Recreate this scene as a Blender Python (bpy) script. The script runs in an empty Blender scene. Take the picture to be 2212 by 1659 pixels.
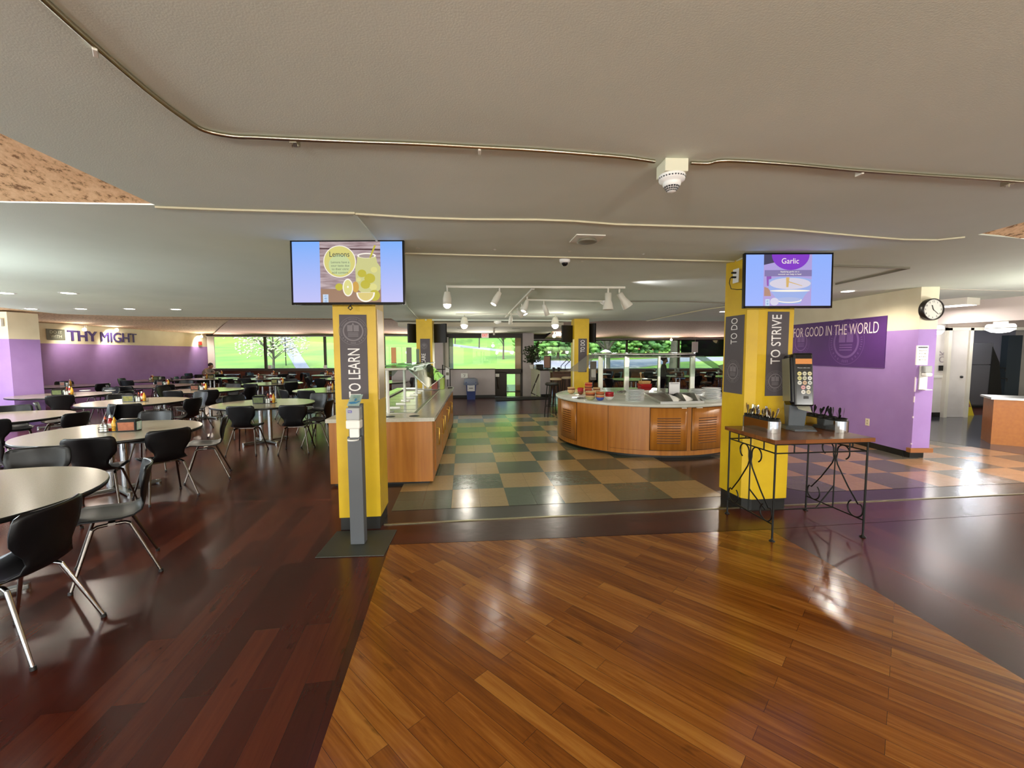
import bpy, bmesh, math, random
from mathutils import Vector, Matrix
from mathutils.geometry import tessellate_polygon
random.seed(7)
PI = math.pi
S = bpy.context.scene
COL = S.collection

# ------------------------------------------------------------------ camera
PITCH, ROLL, FPX, EYE = math.radians(4.1306), math.radians(-0.2125), 920.1, 1.618
fw = Vector((0, math.cos(PITCH), -math.sin(PITCH)))
r0 = Vector((1, 0, 0)); u0 = r0.cross(fw)
rt = r0*math.cos(ROLL) + u0*math.sin(ROLL)
up = u0*math.cos(ROLL) - r0*math.sin(ROLL)
CAM = Vector((0, 0, EYE))
cd = bpy.data.cameras.new('camera'); co = bpy.data.objects.new('camera', cd); COL.objects.link(co)
cd.sensor_fit = 'HORIZONTAL'; cd.sensor_width = 36; cd.lens = 36*FPX/2212; cd.clip_start = .05; cd.clip_end = 800
M = Matrix((rt, up, -fw)).transposed().to_4x4(); M.translation = CAM; co.matrix_world = M
S.camera = co
def ray(x, y): return fw + rt*((x-1106)/FPX) - up*((y-829.5)/FPX)
def at(x, y, z=0.):
    "survey a point of the photograph on the level plane z"
    d = ray(x, y); return CAM + d*((z-EYE)/d.z)
def atY(x, y, Y):
    d = ray(x, y); return CAM + d*(Y/d.y)

# ------------------------------------------------------------------ light and exposure
S.view_settings.view_transform = 'Standard'; S.view_settings.look = 'None'
S.view_settings.exposure = 0.0; S.view_settings.gamma = 1.0
w = bpy.data.worlds.new('world'); S.world = w; w.use_nodes = True
wn = w.node_tree; wn.nodes.clear()
sky = wn.nodes.new('ShaderNodeTexSky'); sky.sky_type = 'NISHITA'; sky.sun_disc = False
sky.sun_elevation = math.radians(50); sky.sun_rotation = math.radians(200); sky.air_density = 1.0; sky.dust_density = 1.5
bg = wn.nodes.new('ShaderNodeBackground'); bg.inputs[1].default_value = 0.85
wo = wn.nodes.new('ShaderNodeOutputWorld')
wn.links.new(sky.outputs[0], bg.inputs[0]); wn.links.new(bg.outputs[0], wo.inputs[0])
sl = bpy.data.lights.new('sun', 'SUN'); sl.energy = 3.6; sl.angle = .01; sl.color = (1, .95, .85)
so = bpy.data.objects.new('sun', sl); COL.objects.link(so); so.rotation_euler = (math.radians(38), 0, math.radians(-20))

# ------------------------------------------------------------------ helpers
def lin(c):
    if isinstance(c, str): c = [int(c[i:i+2], 16)/255 for i in (0, 2, 4)]
    return tuple((v/12.92 if v <= .04045 else ((v+.055)/1.055)**2.4) for v in c)+(1,)
MATS = {}
def mat(name, col, rough=.5, metal=0., spec=.5, noise=None, bump=None, emit=None, es=1., coat=0., trans=0., alpha=1.):
    if name in MATS: return MATS[name]
    m = bpy.data.materials.new(name); m.use_nodes = True; nt = m.node_tree; b = nt.nodes['Principled BSDF']
    c = lin(col); b.inputs['Base Color'].default_value = c; b.inputs['Roughness'].default_value = rough
    b.inputs['Metallic'].default_value = metal; b.inputs['Specular IOR Level'].default_value = spec
    b.inputs['Coat Weight'].default_value = coat; b.inputs['Transmission Weight'].default_value = trans
    b.inputs['Alpha'].default_value = alpha
    if emit: b.inputs['Emission Color'].default_value = lin(emit); b.inputs['Emission Strength'].default_value = es
    if noise or bump:
        tc = nt.nodes.new('ShaderNodeTexCoord')
        n = nt.nodes.new('ShaderNodeTexNoise'); n.inputs['Detail'].default_value = 4
        nt.links.new(tc.outputs['Object'], n.inputs['Vector'])
        n.inputs['Scale'].default_value = (noise or bump)[0]
        if noise:
            cr = nt.nodes.new('ShaderNodeValToRGB'); cr.color_ramp.elements[0].position = .3; cr.color_ramp.elements[1].position = .7
            cr.color_ramp.elements[0].color = lin(noise[1]); cr.color_ramp.elements[1].color = c
            nt.links.new(n.outputs['Fac'], cr.inputs['Fac']); nt.links.new(cr.outputs['Color'], b.inputs['Base Color'])
        if bump:
            n2 = nt.nodes.new('ShaderNodeTexNoise'); n2.inputs['Scale'].default_value = bump[0]; n2.inputs['Detail'].default_value = 4
            nt.links.new(tc.outputs['Object'], n2.inputs['Vector'])
            bp = nt.nodes.new('ShaderNodeBump'); bp.inputs['Strength'].default_value = bump[1]; bp.inputs['Distance'].default_value = .01
            nt.links.new(n2.outputs['Fac'], bp.inputs['Height']); nt.links.new(bp.outputs['Normal'], b.inputs['Normal'])
    MATS[name] = m; return m
def glassmat(name, tint='EAF4EE', refl=.10, rough=.0):
    "thin pane: lets light straight through and mirrors a little"
    if name in MATS: return MATS[name]
    m = bpy.data.materials.new(name); m.use_nodes = True; nt = m.node_tree; nt.nodes.clear()
    t = nt.nodes.new('ShaderNodeBsdfTransparent'); t.inputs[0].default_value = lin(tint)
    g = nt.nodes.new('ShaderNodeBsdfGlossy'); g.inputs['Roughness'].default_value = rough
    mx = nt.nodes.new('ShaderNodeMixShader'); mx.inputs[0].default_value = refl
    o = nt.nodes.new('ShaderNodeOutputMaterial')
    nt.links.new(t.outputs[0], mx.inputs[1]); nt.links.new(g.outputs[0], mx.inputs[2]); nt.links.new(mx.outputs[0], o.inputs[0])
    MATS[name] = m; return m

class MB:
    def __init__(s): s.v = []; s.f = []; s.mi = []; s.sm = []; s.cur = 0; s.T = Matrix()
    def add(s, vs, fs, smooth=False):
        o = len(s.v); s.v += [s.T @ Vector(p) for p in vs]
        for f in fs: s.f.append([i+o for i in f]); s.mi.append(s.cur); s.sm.append(smooth)
        return s
    def box(s, x0, y0, z0, x1, y1, z1):
        return s.add([(x0,y0,z0),(x1,y0,z0),(x1,y1,z0),(x0,y1,z0),(x0,y0,z1),(x1,y0,z1),(x1,y1,z1),(x0,y1,z1)],
                     [(0,3,2,1),(4,5,6,7),(0,1,5,4),(1,2,6,5),(2,3,7,6),(3,0,4,7)])
    def quad(s, a, b, c, d): return s.add([a, b, c, d], [(0,1,2,3)])
    def prism(s, pts, z0, z1):
        n = len(pts); P = [Vector((p[0], p[1], 0)) for p in pts]
        tri = tessellate_polygon([P])
        vs = [(p[0], p[1], z0) for p in pts]+[(p[0], p[1], z1) for p in pts]
        fs = [tuple(t) for t in tri]+[tuple(i+n for i in reversed(t)) for t in tri]
        fs += [(i, (i+1) % n, (i+1) % n+n, i+n) for i in range(n)]
        return s.add(vs, fs)
    def tube(s, pts, r, seg=8, r2=None, cap=True):
        pts = [Vector(p) for p in pts]; n = len(pts); vs = []; fs = []; a = None
        for i, p in enumerate(pts):
            d = (pts[min(i+1, n-1)]-pts[max(i-1, 0)]).normalized()
            if a is None: a = d.orthogonal().normalized()
            else:
                a = a - d*a.dot(d); a = a.normalized() if a.length > 1e-6 else d.orthogonal().normalized()
            b = d.cross(a); rr = r if r2 is None else r+(r2-r)*i/(n-1)
            for k in range(seg):
                t = 2*PI*k/seg; vs.append(p+a*(rr*math.cos(t))+b*(rr*math.sin(t)))
        for i in range(n-1):
            for k in range(seg):
                fs.append((i*seg+k, i*seg+(k+1) % seg, (i+1)*seg+(k+1) % seg, (i+1)*seg+k))
        s.add(vs, fs, True)
        if cap:
            s.add(vs[:seg], [tuple(reversed(range(seg)))]); s.add(vs[-seg:], [tuple(range(seg))])
        return s
    def lathe(s, prof, cx=0, cy=0, seg=24, smooth=True, a0=0., a1=2*PI, sx=1., sy=1., caps=True):
        full = abs(a1-a0-2*PI) < 1e-6; m = seg if full else seg+1; vs = []; fs = []
        for r, z in prof:
            for k in range(m):
                t = a0+(a1-a0)*k/seg; vs.append((cx+sx*r*math.cos(t), cy+sy*r*math.sin(t), z))
        for i in range(len(prof)-1):
            for k in range(seg):
                k2 = (k+1) % m; fs.append((i*m+k, i*m+k2, (i+1)*m+k2, (i+1)*m+k))
        s.add(vs, fs, smooth)
        if full and caps:
            if prof[0][0] > 1e-4 and not (abs(prof[0][1]-prof[1][1]) < 1e-6 and prof[1][0] < prof[0][0]): s.add(vs[:m], [tuple(reversed(range(m)))])
            if prof[-1][0] > 1e-4 and not (abs(prof[-1][1]-prof[-2][1]) < 1e-6 and prof[-2][0] < prof[-1][0]): s.add(vs[-m:], [tuple(range(m))])
        return s
    def ico(s, c, r, sub=1, jit=0., sq=(1,1,1)):
        bm = bmesh.new(); bmesh.ops.create_icosphere(bm, subdivisions=sub, radius=r)
        vs = [Vector(c)+Vector((v.co.x*sq[0], v.co.y*sq[1], v.co.z*sq[2]))*(1+random.uniform(-jit, jit)) for v in bm.verts]
        fs = [[v.index for v in f.verts] for f in bm.faces]; bm.free(); return s.add(vs, fs, True)
    def build(s, name, m, parent=None, bevel=0, label=None):
        me = bpy.data.meshes.new(name); me.from_pydata([tuple(v) for v in s.v], [], s.f)
        for x in (m if isinstance(m, (list, tuple)) else [m]): me.materials.append(x)
        for p, i, q in zip(me.polygons, s.mi, s.sm): p.material_index = i; p.use_smooth = q
        o = bpy.data.objects.new(name, me); COL.objects.link(o)
        if parent: o.parent = parent
        if bevel:
            b = o.modifiers.new('bevel', 'BEVEL'); b.width = bevel; b.segments = 2; b.limit_method = 'ANGLE'; b.angle_limit = .8
        if label: o['label'] = label
        return o
def tag(o, label, cat, group=None, kind=None):
    o['label'] = label; o['category'] = cat
    if group: o['group'] = group
    if kind: o['kind'] = kind
    return o
def struct(o): o['kind'] = 'structure'; return o
def thing(name, label, cat, loc=(0,0,0), rz=0., group=None):
    o = bpy.data.objects.new(name, None); COL.objects.link(o); o.empty_display_size = .1
    o.location = loc; o.rotation_euler = (0, 0, rz); return tag(o, label, cat, group)
def dup(o, parent=None, label=None, loc=None, rz=None, group=None):
    c = o.copy(); COL.objects.link(c); c.parent = parent
    for ch in list(o.children): dup(ch, c)
    if label: c['label'] = label
    if group: c['group'] = group
    if loc is not None: c.location = loc
    if rz is not None: c.rotation_euler = (0, 0, rz)
    return c
def txt(name, s, org, ux, uz, wd, ht, m, parent=None, depth=.002, align='c', bold=0.):
    "letters fitted to wd x ht, centred at org, reading along ux with tops towards uz"
    cu = bpy.data.curves.new(name, 'FONT'); cu.body = s; cu.align_x = 'CENTER'; cu.offset = bold; cu.extrude = .01
    cu.resolution_u = 3
    t = bpy.data.objects.new(name+'_c', cu); COL.objects.link(t)
    dg = bpy.context.evaluated_depsgraph_get(); me = bpy.data.meshes.new_from_object(t.evaluated_get(dg))
    bpy.data.objects.remove(t)
    xs = [v.co.x for v in me.vertices]; ys = [v.co.y for v in me.vertices]
    x0, x1, y0, y1 = min(xs), max(xs), min(ys), max(ys); k = ht/(y1-y0); kx = wd/(x1-x0) if wd else k
    ux = Vector(ux).normalized(); uz = Vector(uz).normalized(); n = ux.cross(uz)
    for v in me.vertices:
        v.co = Vector(org)+ux*((v.co.x-(x0+x1)/2)*kx)+uz*((v.co.y-(y0+y1)/2)*k)+n*(depth*(.5+v.co.z/.02))
    me.name = name; me.materials.clear(); me.materials.append(m)
    o = bpy.data.objects.new(name, me); COL.objects.link(o)
    if parent: o.parent = parent
    return o
# the building's own axes: e1 along the front of the tiled aisle, e2 away from the camera
TH = .1138
e1 = Vector((math.cos(TH), math.sin(TH), 0)); e2 = Vector((-math.sin(TH), math.cos(TH), 0)); OG = Vector((-.641, 4.347, 0))
def G(t, s, z=0.): p = OG+e1*t+e2*s; return (p.x, p.y, z)

# ------------------------------------------------------------------ materials
def paint(name, c, c2=None, bump=.12, rough=.75): return mat(name, c, rough, noise=(3, c2 or c), bump=(180, bump))
m_ceil = mat('ceiling paint', 'DAE2D4', .8, noise=(1.2, 'D2DBCC'), bump=(160, .10))
m_cream = paint('cream wall paint', 'E6DCC0', 'DDD2B4')
m_purple = paint('purple wall paint', 'A684C2', '9F7CBB')
m_white = paint('white wall paint', 'DCD8D4', 'D2CDC8')
m_white_p = mat('white plastic', 'ECECE6', .4)
m_offw = mat('off white metal', 'E2DECF', .45)
m_yellow = mat('yellow column paint', 'DDB81C', .4, noise=(5, 'D2AC16'), bump=(60, .08))
m_black = mat('black rubber', '14130F', .5)
m_blackgl = mat('black gloss plastic', '0C0C0E', .18)
m_shell = mat('black chair shell', '0B0B0D', .36, spec=.35, noise=(14, '101012'))
m_chrome = mat('chrome tube', 'C8C8C8', .16, metal=1.)
m_steel = mat('brushed steel', 'B9B9B4', .3, metal=1.)
m_dsteel = mat('dull steel', '8C8B86', .38, metal=1.)
m_dark = mat('dark charcoal paint', '2A2A2B', .5)
m_bronze = mat('dark bronze frame', '3A322A', .45, metal=.3)
m_white_em = mat('lamp diffuser', 'FFFFFF', .4, emit='FFF2DC', es=14.)
m_lamp_cool = mat('globe lamp glass', 'FFFFFF', .4, emit='FFF6EC', es=6.)
m_grey_ban = mat('grey banner vinyl', '565055', .6, noise=(4, '524C50'))
m_seal = mat('pale grey emblem print', '7E787C', .6)
m_bantxt = mat('white banner lettering', 'F2F0EE', .6)
m_iron = mat('black wrought iron', '1C1B19', .45, metal=.6)

def wood(name, ang, cols, L=1.2, W=.13, rough=.22, gap=.0015, gapc='1A0D08', streak=.5, bumps=.03, dist=.9, lo=.22, hi=.82):
    m = bpy.data.materials.new(name); m.use_nodes = True; nt = m.node_tree; b = nt.nodes['Principled BSDF']
    N = nt.nodes.new; Lk = nt.links.new
    tc = N('ShaderNodeTexCoord'); mp = N('ShaderNodeMapping'); mp.inputs['Rotation'].default_value = (0, 0, -ang)
    Lk(tc.outputs['Object'], mp.inputs['Vector'])
    br = N('ShaderNodeTexBrick'); br.offset = .37; br.offset_frequency = 2; br.inputs['Scale'].default_value = 1
    br.inputs['Brick Width'].default_value = L; br.inputs['Row Height'].default_value = W; br.inputs['Mortar Size'].default_value = gap*.5
    br.inputs['Mortar Smooth'].default_value = .2; br.inputs['Color1'].default_value = (0,0,0,1); br.inputs['Color2'].default_value = (1,1,1,1)
    br.inputs['Mortar'].default_value = (.5,.5,.5,1); br.inputs['Bias'].default_value = 0
    Lk(mp.outputs[0], br.inputs['Vector'])
    # grain streaks shifted per plank
    sh = N('ShaderNodeVectorMath'); sh.operation = 'MULTIPLY_ADD'; Lk(br.outputs['Color'], sh.inputs[0]); sh.inputs[1].default_value = (7, 5, 3); Lk(mp.outputs[0], sh.inputs[2])
    m2 = N('ShaderNodeMapping'); m2.inputs['Scale'].default_value = (1.6, 24, 1); Lk(sh.outputs[0], m2.inputs['Vector'])
    n = N('ShaderNodeTexNoise'); n.inputs['Scale'].default_value = 1.; n.inputs['Detail'].default_value = 7; n.inputs['Roughness'].default_value = .62; n.inputs['Distortion'].default_value = dist
    Lk(m2.outputs[0], n.inputs['Vector'])
    mx = N('ShaderNodeMix'); mx.data_type = 'FLOAT'; mx.inputs[0].default_value = streak
    sepc = N('ShaderNodeSeparateColor'); Lk(br.outputs['Color'], sepc.inputs[0])
    Lk(sepc.outputs[0], mx.inputs[2]); Lk(n.outputs['Fac'], mx.inputs[3])
    cr = N('ShaderNodeValToRGB'); e = cr.color_ramp.elements
    e[0].position = lo; e[0].color = lin(cols[0]); e[1].position = hi; e[1].color = lin(cols[2]); k = e.new(.5); k.color = lin(cols[1])
    Lk(mx.outputs[0], cr.inputs['Fac'])
    m3 = N('ShaderNodeMapping'); m3.inputs['Scale'].default_value = (4.5, 15, 1); Lk(sh.outputs[0], m3.inputs['Vector'])
    n3 = N('ShaderNodeTexNoise'); n3.inputs['Scale'].default_value = 1.; n3.inputs['Detail'].default_value = 3; Lk(m3.outputs[0], n3.inputs['Vector'])
    kr = N('ShaderNodeMapRange'); kr.inputs[1].default_value = .66; kr.inputs[2].default_value = .76; kr.inputs[3].default_value = 1; kr.inputs[4].default_value = .45; Lk(n3.outputs['Fac'], kr.inputs[0])
    kn = N('ShaderNodeVectorMath'); kn.operation = 'SCALE'; Lk(cr.outputs['Color'], kn.inputs[0]); Lk(kr.outputs[0], kn.inputs['Scale'])
    mg = N('ShaderNodeMix'); mg.data_type = 'RGBA'; Lk(br.outputs['Fac'], mg.inputs[0]); Lk(kn.outputs[0], mg.inputs[6]); mg.inputs[7].default_value = lin(gapc)
    Lk(mg.outputs[2], b.inputs['Base Color']); b.inputs['Roughness'].default_value = rough; b.inputs['Specular IOR Level'].default_value = .36
    wv = N('ShaderNodeTexNoise'); wv.inputs['Scale'].default_value = 9; wv.inputs['Detail'].default_value = 3; Lk(tc.outputs['Object'], wv.inputs['Vector'])
    bp = N('ShaderNodeBump'); bp.inputs['Strength'].default_value = bumps; bp.inputs['Distance'].default_value = .02
    Lk(wv.outputs['Fac'], bp.inputs['Height']); Lk(bp.outputs['Normal'], b.inputs['Normal'])
    return m
m_wdark = wood('dark cherry floorboards', math.radians(99), ('2F0F08', '48190D', '69301A'), 1.3, .14, .24, streak=.45, bumps=.03, dist=.8, lo=.05, hi=.95)
m_wband = wood('dark cherry border boards', TH, ('34110B', '481B10', '5C2613'), 1.5, .19, .25, streak=.6, bumps=.10)
m_wlight = wood('orange oak floorboards', math.radians(-43), ('582C0B', '864C17', 'B47A32'), 1.1, .095, .19, streak=.72, bumps=.10)
def veneer(name, c1, c2, rough=.32):
    m = bpy.data.materials.new(name); m.use_nodes = True; nt = m.node_tree; b = nt.nodes['Principled BSDF']
    tc = nt.nodes.new('ShaderNodeTexCoord'); mp = nt.nodes.new('ShaderNodeMapping'); mp.inputs['Scale'].default_value = (22, 22, 1.2)
    n = nt.nodes.new('ShaderNodeTexNoise'); n.inputs['Detail'].default_value = 5; n.inputs['Scale'].default_value = 1
    cr = nt.nodes.new('ShaderNodeValToRGB'); cr.color_ramp.elements[0].position = .35; cr.color_ramp.elements[1].position = .65; cr.color_ramp.elements[0].color = lin(c1); cr.color_ramp.elements[1].color = lin(c2)
    nt.links.new(tc.outputs['Object'], mp.inputs[0]); nt.links.new(mp.outputs[0], n.inputs[0]); nt.links.new(n.outputs['Fac'], cr.inputs[0]); nt.links.new(cr.outputs[0], b.inputs['Base Color']); b.inputs['Roughness'].default_value = rough; return m
m_veneer = veneer('honey maple veneer', 'A2621E', 'B3732A')
m_tabwood = wood('brown butcher block', 0, ('5C3216', '774420', '8C5528'), .5, .05, .3, streak=.6, bumps=.0)

def tilemat(name, ca, cb, phase):
    "two colour checker of 0.61 m squares, with fine joints every 0.305 m"
    m = bpy.data.materials.new(name); m.use_nodes = True; nt = m.node_tree; b = nt.nodes['Principled BSDF']
    N = nt.nodes.new; Lk = nt.links.new
    tc = N('ShaderNodeTexCoord')
    ck = N('ShaderNodeTexChecker'); ck.inputs['Scale'].default_value = 1/.61
    ad = N('ShaderNodeVectorMath'); ad.operation = 'ADD'; ad.inputs[1].default_value = (phase, .0001, .3)
    Lk(tc.outputs['Object'], ad.inputs[0]); Lk(ad.outputs[0], ck.inputs['Vector'])
    ck.inputs[1].default_value = lin(ca); ck.inputs[2].default_value = lin(cb)
    br = N('ShaderNodeTexBrick'); br.offset = 0; br.inputs['Scale'].default_value = 1; br.inputs['Brick Width'].default_value = .305; br.inputs['Row Height'].default_value = .305
    br.inputs['Mortar Size'].default_value = .0018; br.inputs['Color1'].default_value = (1,1,1,1); br.inputs['Color2'].default_value = (.93,.93,.93,1); br.inputs['Mortar'].default_value = (.6,.6,.6,1)
    Lk(tc.outputs['Object'], br.inputs['Vector'])
    n = N('ShaderNodeTexNoise'); n.inputs['Scale'].default_value = 30; n.inputs['Detail'].default_value = 5; Lk(tc.outputs['Object'], n.inputs['Vector'])
    mr = N('ShaderNodeMapRange'); mr.inputs[3].default_value = .86; mr.inputs[4].default_value = 1.12; Lk(n.outputs['Fac'], mr.inputs[0])
    a = N('ShaderNodeMix'); a.data_type = 'RGBA'; a.blend_type = 'MULTIPLY'; a.inputs[0].default_value = 1; Lk(ck.outputs[0], a.inputs[6]); Lk(br.outputs[0], a.inputs[7])
    c = N('ShaderNodeVectorMath'); c.operation = 'SCALE'; Lk(a.outputs[2], c.inputs[0]); Lk(mr.outputs[0], c.inputs['Scale'])
    Lk(c.outputs[0], b.inputs['Base Color']); b.inputs['Roughness'].default_value = .2
    wv = N('ShaderNodeTexNoise'); wv.inputs['Scale'].default_value = 7; wv.inputs['Detail'].default_value = 3; Lk(tc.outputs['Object'], wv.inputs['Vector'])
    bp = N('ShaderNodeBump'); bp.inputs['Strength'].default_value = .12; bp.inputs['Distance'].default_value = .02
    Lk(wv.outputs['Fac'], bp.inputs['Height']); Lk(bp.outputs['Normal'], b.inputs['Normal'])
    return m
m_tile = tilemat('checkered vinyl tile', '9C8A63', '5B6653', 0)
m_bord = mat('charcoal border tile', '3E3935', .2, noise=(25, '36322F'), bump=(7, .12))
m_corr = mat('blue grey corridor tile', '4A4C55', .12, noise=(12, '42444C'), bump=(6, .12))
def concretemat(name, c1, c2, c3, sc=5.):
    m = bpy.data.materials.new(name); m.use_nodes = True; nt = m.node_tree; b = nt.nodes['Principled BSDF']
    N = nt.nodes.new; Lk = nt.links.new; tc = N('ShaderNodeTexCoord')
    n = N('ShaderNodeTexNoise'); n.inputs['Scale'].default_value = sc*4; n.inputs['Detail'].default_value = 6; n.inputs['Roughness'].default_value = .7
    Lk(tc.outputs['Object'], n.inputs['Vector'])
    cr = N('ShaderNodeValToRGB'); e = cr.color_ramp.elements; e[0].position = .38; e[0].color = lin(c3); e[1].position = .62; e[1].color = lin(c1); k = e.new(.46); k.color = lin(c2)
    Lk(n.outputs['Fac'], cr.inputs['Fac']); Lk(cr.outputs['Color'], b.inputs['Base Color']); b.inputs['Roughness'].default_value = .9
    bp = N('ShaderNodeBump'); bp.inputs['Strength'].default_value = .25; bp.inputs['Distance'].default_value = .01
    Lk(n.outputs['Fac'], bp.inputs['Height']); Lk(bp.outputs['Normal'], b.inputs['Normal']); return m
m_conc = concretemat('exposed aggregate concrete', 'F2CFA4', 'E2BA8C', '8E6A48')
m_concp = concretemat('pink aggregate concrete', 'DDB39F', 'CFA492', 'A98374', 8)
m_glass = glassmat('window glass', 'F2F8F4', .02)
# ------------------------------------------------------------------ room shell
CZ = 2.57
def poly(name, pts, z, m, holes=(), thick=.0, loc=None, rz=None):
    loops = [[Vector((p[0], p[1], 0)) for p in pts]]+[[Vector((p[0], p[1], 0)) for p in h] for h in holes]
    flat = [v for l in loops for v in l]; tri = tessellate_polygon(loops); b = MB()
    def upw(t):
        a, c, d = (flat[i] for i in t); return t if (c-a).cross(d-a).z > 0 else (t[0], t[2], t[1])
    tri = [upw(t) for t in tri]
    b.add([(v.x, v.y, z) for v in flat], tri)
    if thick:
        b.add([(v.x, v.y, z+thick) for v in flat], [tuple(reversed(t)) for t in tri])
        for l in loops:
            n = len(l)
            for i in range(n):
                p, q = l[i], l[(i+1) % n]; b.quad((p.x,p.y,z), (q.x,q.y,z), (q.x,q.y,z+thick), (p.x,p.y,z+thick))
    o = b.build(name, m); 
    if loc: o.location = loc
    if rz: o.rotation_euler = (0, 0, rz)
    return struct(o)
def wall(name, a, b_, z0, z1, m, th=.15, side=1, bands=None):
    "straight wall from a to b_, thickness to its left (side=1); bands = [(z, material index)]"
    A = Vector((a[0], a[1], 0)); B = Vector((b_[0], b_[1], 0)); d = (B-A).normalized(); n = Vector((-d.y, d.x, 0))*th*side
    mb = MB(); zs = [z0]+[z for z, _ in (bands or [])]+[z1]; ids = [0]+[i for _, i in (bands or [])]
    for k in range(len(zs)-1):
        mb.cur = ids[k]; lo, hi = zs[k], zs[k+1]
        P = [A, B, B+n, A+n]
        mb.add([(p.x,p.y,lo) for p in P]+[(p.x,p.y,hi) for p in P], [(0,3,2,1),(4,5,6,7),(0,1,5,4),(1,2,6,5),(2,3,7,6),(3,0,4,7)])
    return struct(mb.build(name, m))

# floors
hole = [(-3.9, 15.45), (1.02, 15.9), (.72, 18.05), (-2.75, 18.05)]
poly('floor', [(-16, -8), (16, -8), (16, 22), (-16, 22)], 0, m_wdark, [hole], -.04)
poly('floor', [G(-.85, -.345), G(4.9, -.345), G(11.2, -.345), G(11.2, 5.0), G(6.5, 6.7), G(-1.2, 6.75)], .002, m_bord)
o = poly('floor', [(-.61, 0), (3.05, 0), (3.05, 3.66), (6.1, 6.71), (6.1, 6.71), (-.61, 6.71)], .004, tilemat('green and tan checkered tile', '53604F', 'A18A5E', 0), loc=OG, rz=TH)
o = poly('floor', [(0.16, 0), (8.5, 0), (8.5, 4), (4.2, 4.4), (.0, 4.4), (0, .16)], .004, tilemat('grey and pink tan checkered tile', 'AD8564', '6A6359', 0), loc=G(3.965, 0), rz=TH)
poly('floor', [G(-1.2, 6.72), G(6.5, 6.72), G(6.5, 6.78), G(-1.2, 6.78)], .006, m_dark)
cA = at(2004, 951); cB = at(2212, 983); cd_ = (cB-cA).normalized()
cF = cB + cd_*1.2
poly('floor', [(6.32, 8.6), (cA.x-.25, cA.y+.75), (cA.x, cA.y), (cB.x, cB.y), (cF.x, cF.y), (15.9, cF.y), (15.9, 10.75), (6.32, 10.75)], .006, m_corr)
LWP = [(-1.04, 3.5), (2.34, 3.78), (2.42, 3.2), (2.52, 1.99), (3.02, -3), (3.4, -7.9), (.4, -7.9), (-.78, 1.56)]
poly('floor', LWP, .003, m_wlight)
poly('floor', [(-1.0, 3.51), (-1.2, 3.93), G(11.2, -.35), (9.5, 4.75), (2.36, 3.8)], .0015, m_wband)
b = MB(); b.prism([G(-.62, -.36), G(11.2, -.36), G(11.2, -.335), G(-.62, -.335)], .002, .008); struct(b.build('trim_1', mat('dull brass trim', '8B8468', .3, metal=.8)))

# ceiling: painted panel with the exposed coffers left and right of the aisle, rough concrete above and beyond
holeL = [at(335, 443, CZ), at(0, 288, CZ), (-2.02, .2, 0), (-1.95, -2.5, 0), (-6, -2.6, 0), (-6.4, 2.6, 0), at(0, 437, CZ)]
holeR = [at(2112, 507, CZ), at(2212, 480, CZ), (3.85, .5, 0), (3.9, -2, 0), (8.2, -2, 0), (8.6, 4.3, 0), at(2212, 516, CZ)]
E0 = [at(-60, 645, CZ), at(0, 664, CZ), at(125, 678, CZ), at(300, 683.5, CZ), at(460, 685, CZ), at(700, 687.5, CZ), at(845, 688, CZ), (-3.7, 14.5, 0), (-4.2, 18.2, 0), (1.5, 18.2, 0), (1.66, 14.3, 0), (2.7, 12.8, 0), at(1345, 692.5, CZ), at(1590, 694, CZ), (8.5, 12.4, 0), (16, 12.4, 0), (16, -8, 0), (-13, -8, 0), (-13, 8.2, 0)]
poly('ceiling', [(p[0], p[1]) for p in E0], CZ, m_ceil, [[(p[0], p[1]) for p in holeL], [(p[0], p[1]) for p in holeR]], .012)
split = [at(460, 685, CZ), at(440, 723, 2.5)]
b = MB()
for pts, k in (([(-16,12.3,2.62), (-8.1,12.3,2.60), (-14.2,20.3,2.56), (-16,20.3,2.56)], 0),
               ([(-8.1,12.3,2.60), (1.6,12.3,2.60), (1.6,20.3,2.5), (-14.2,20.3,2.52)], 1),
               ([(1.6,12.3,2.60), (10.7,12.3,2.60), (10.7,21.1,2.32), (1.6,21.1,2.32)], 1)):
    b.cur = k; b.quad(*pts[::-1])
b.cur = 0
# the two coffers: rough concrete slopes rising from their far edges, with upright sides
RL_ = [(-6.6, 2.535), (-2.10, 2.775), (-1.85, -2.8), (-6.9, -2.8)]; RR_ = [(3.62, 3.58), (8.8, 4.35), (8.8, -2.4), (3.5, -2.4)]
for P_ in (RL_, RR_):
    lo = [(q[0], q[1], 2.571) for q in P_]; hi = [(P_[0][0], P_[0][1], 2.571), (P_[1][0], P_[1][1], 2.571), (P_[2][0], P_[2][1], 5.6), (P_[3][0], P_[3][1], 5.6)]
    b.quad(*hi); b.quad(lo[3], lo[2], hi[2], hi[3]); b.add([lo[1], lo[2], hi[2]], [(0,1,2)]); b.add([lo[0], lo[3], hi[3]], [(0,1,2)])
struct(b.build('ceiling', [m_conc, m_concp]))
poly('ceiling', [(-16, -8), (16, -8), (16, 12.3), (-16, 12.3)], 2.61, m_conc, [RL_, RR_], .05)
poly('ceiling', [(-16, -8), (16, -8), (16, 22), (-16, 22)], 2.68, m_conc, [RL_, RR_], .05)
# lower entry soffit
b = MB(); b.prism([(-3.45, 13.0), (1.62, 13.4), (1.5, 18.1), (-3.6, 18.1)], 2.44, 2.568); struct(b.build('ceiling', mat('bright entry ceiling paint', 'DAD3BE', .8)))
b = MB(); b.prism([(-2.4, 11.9), (2.0, 12.4), (2.0, 12.48), (-2.4, 11.98)], 2.53, 2.569); struct(b.build('trim_2', m_ceil))

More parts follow.
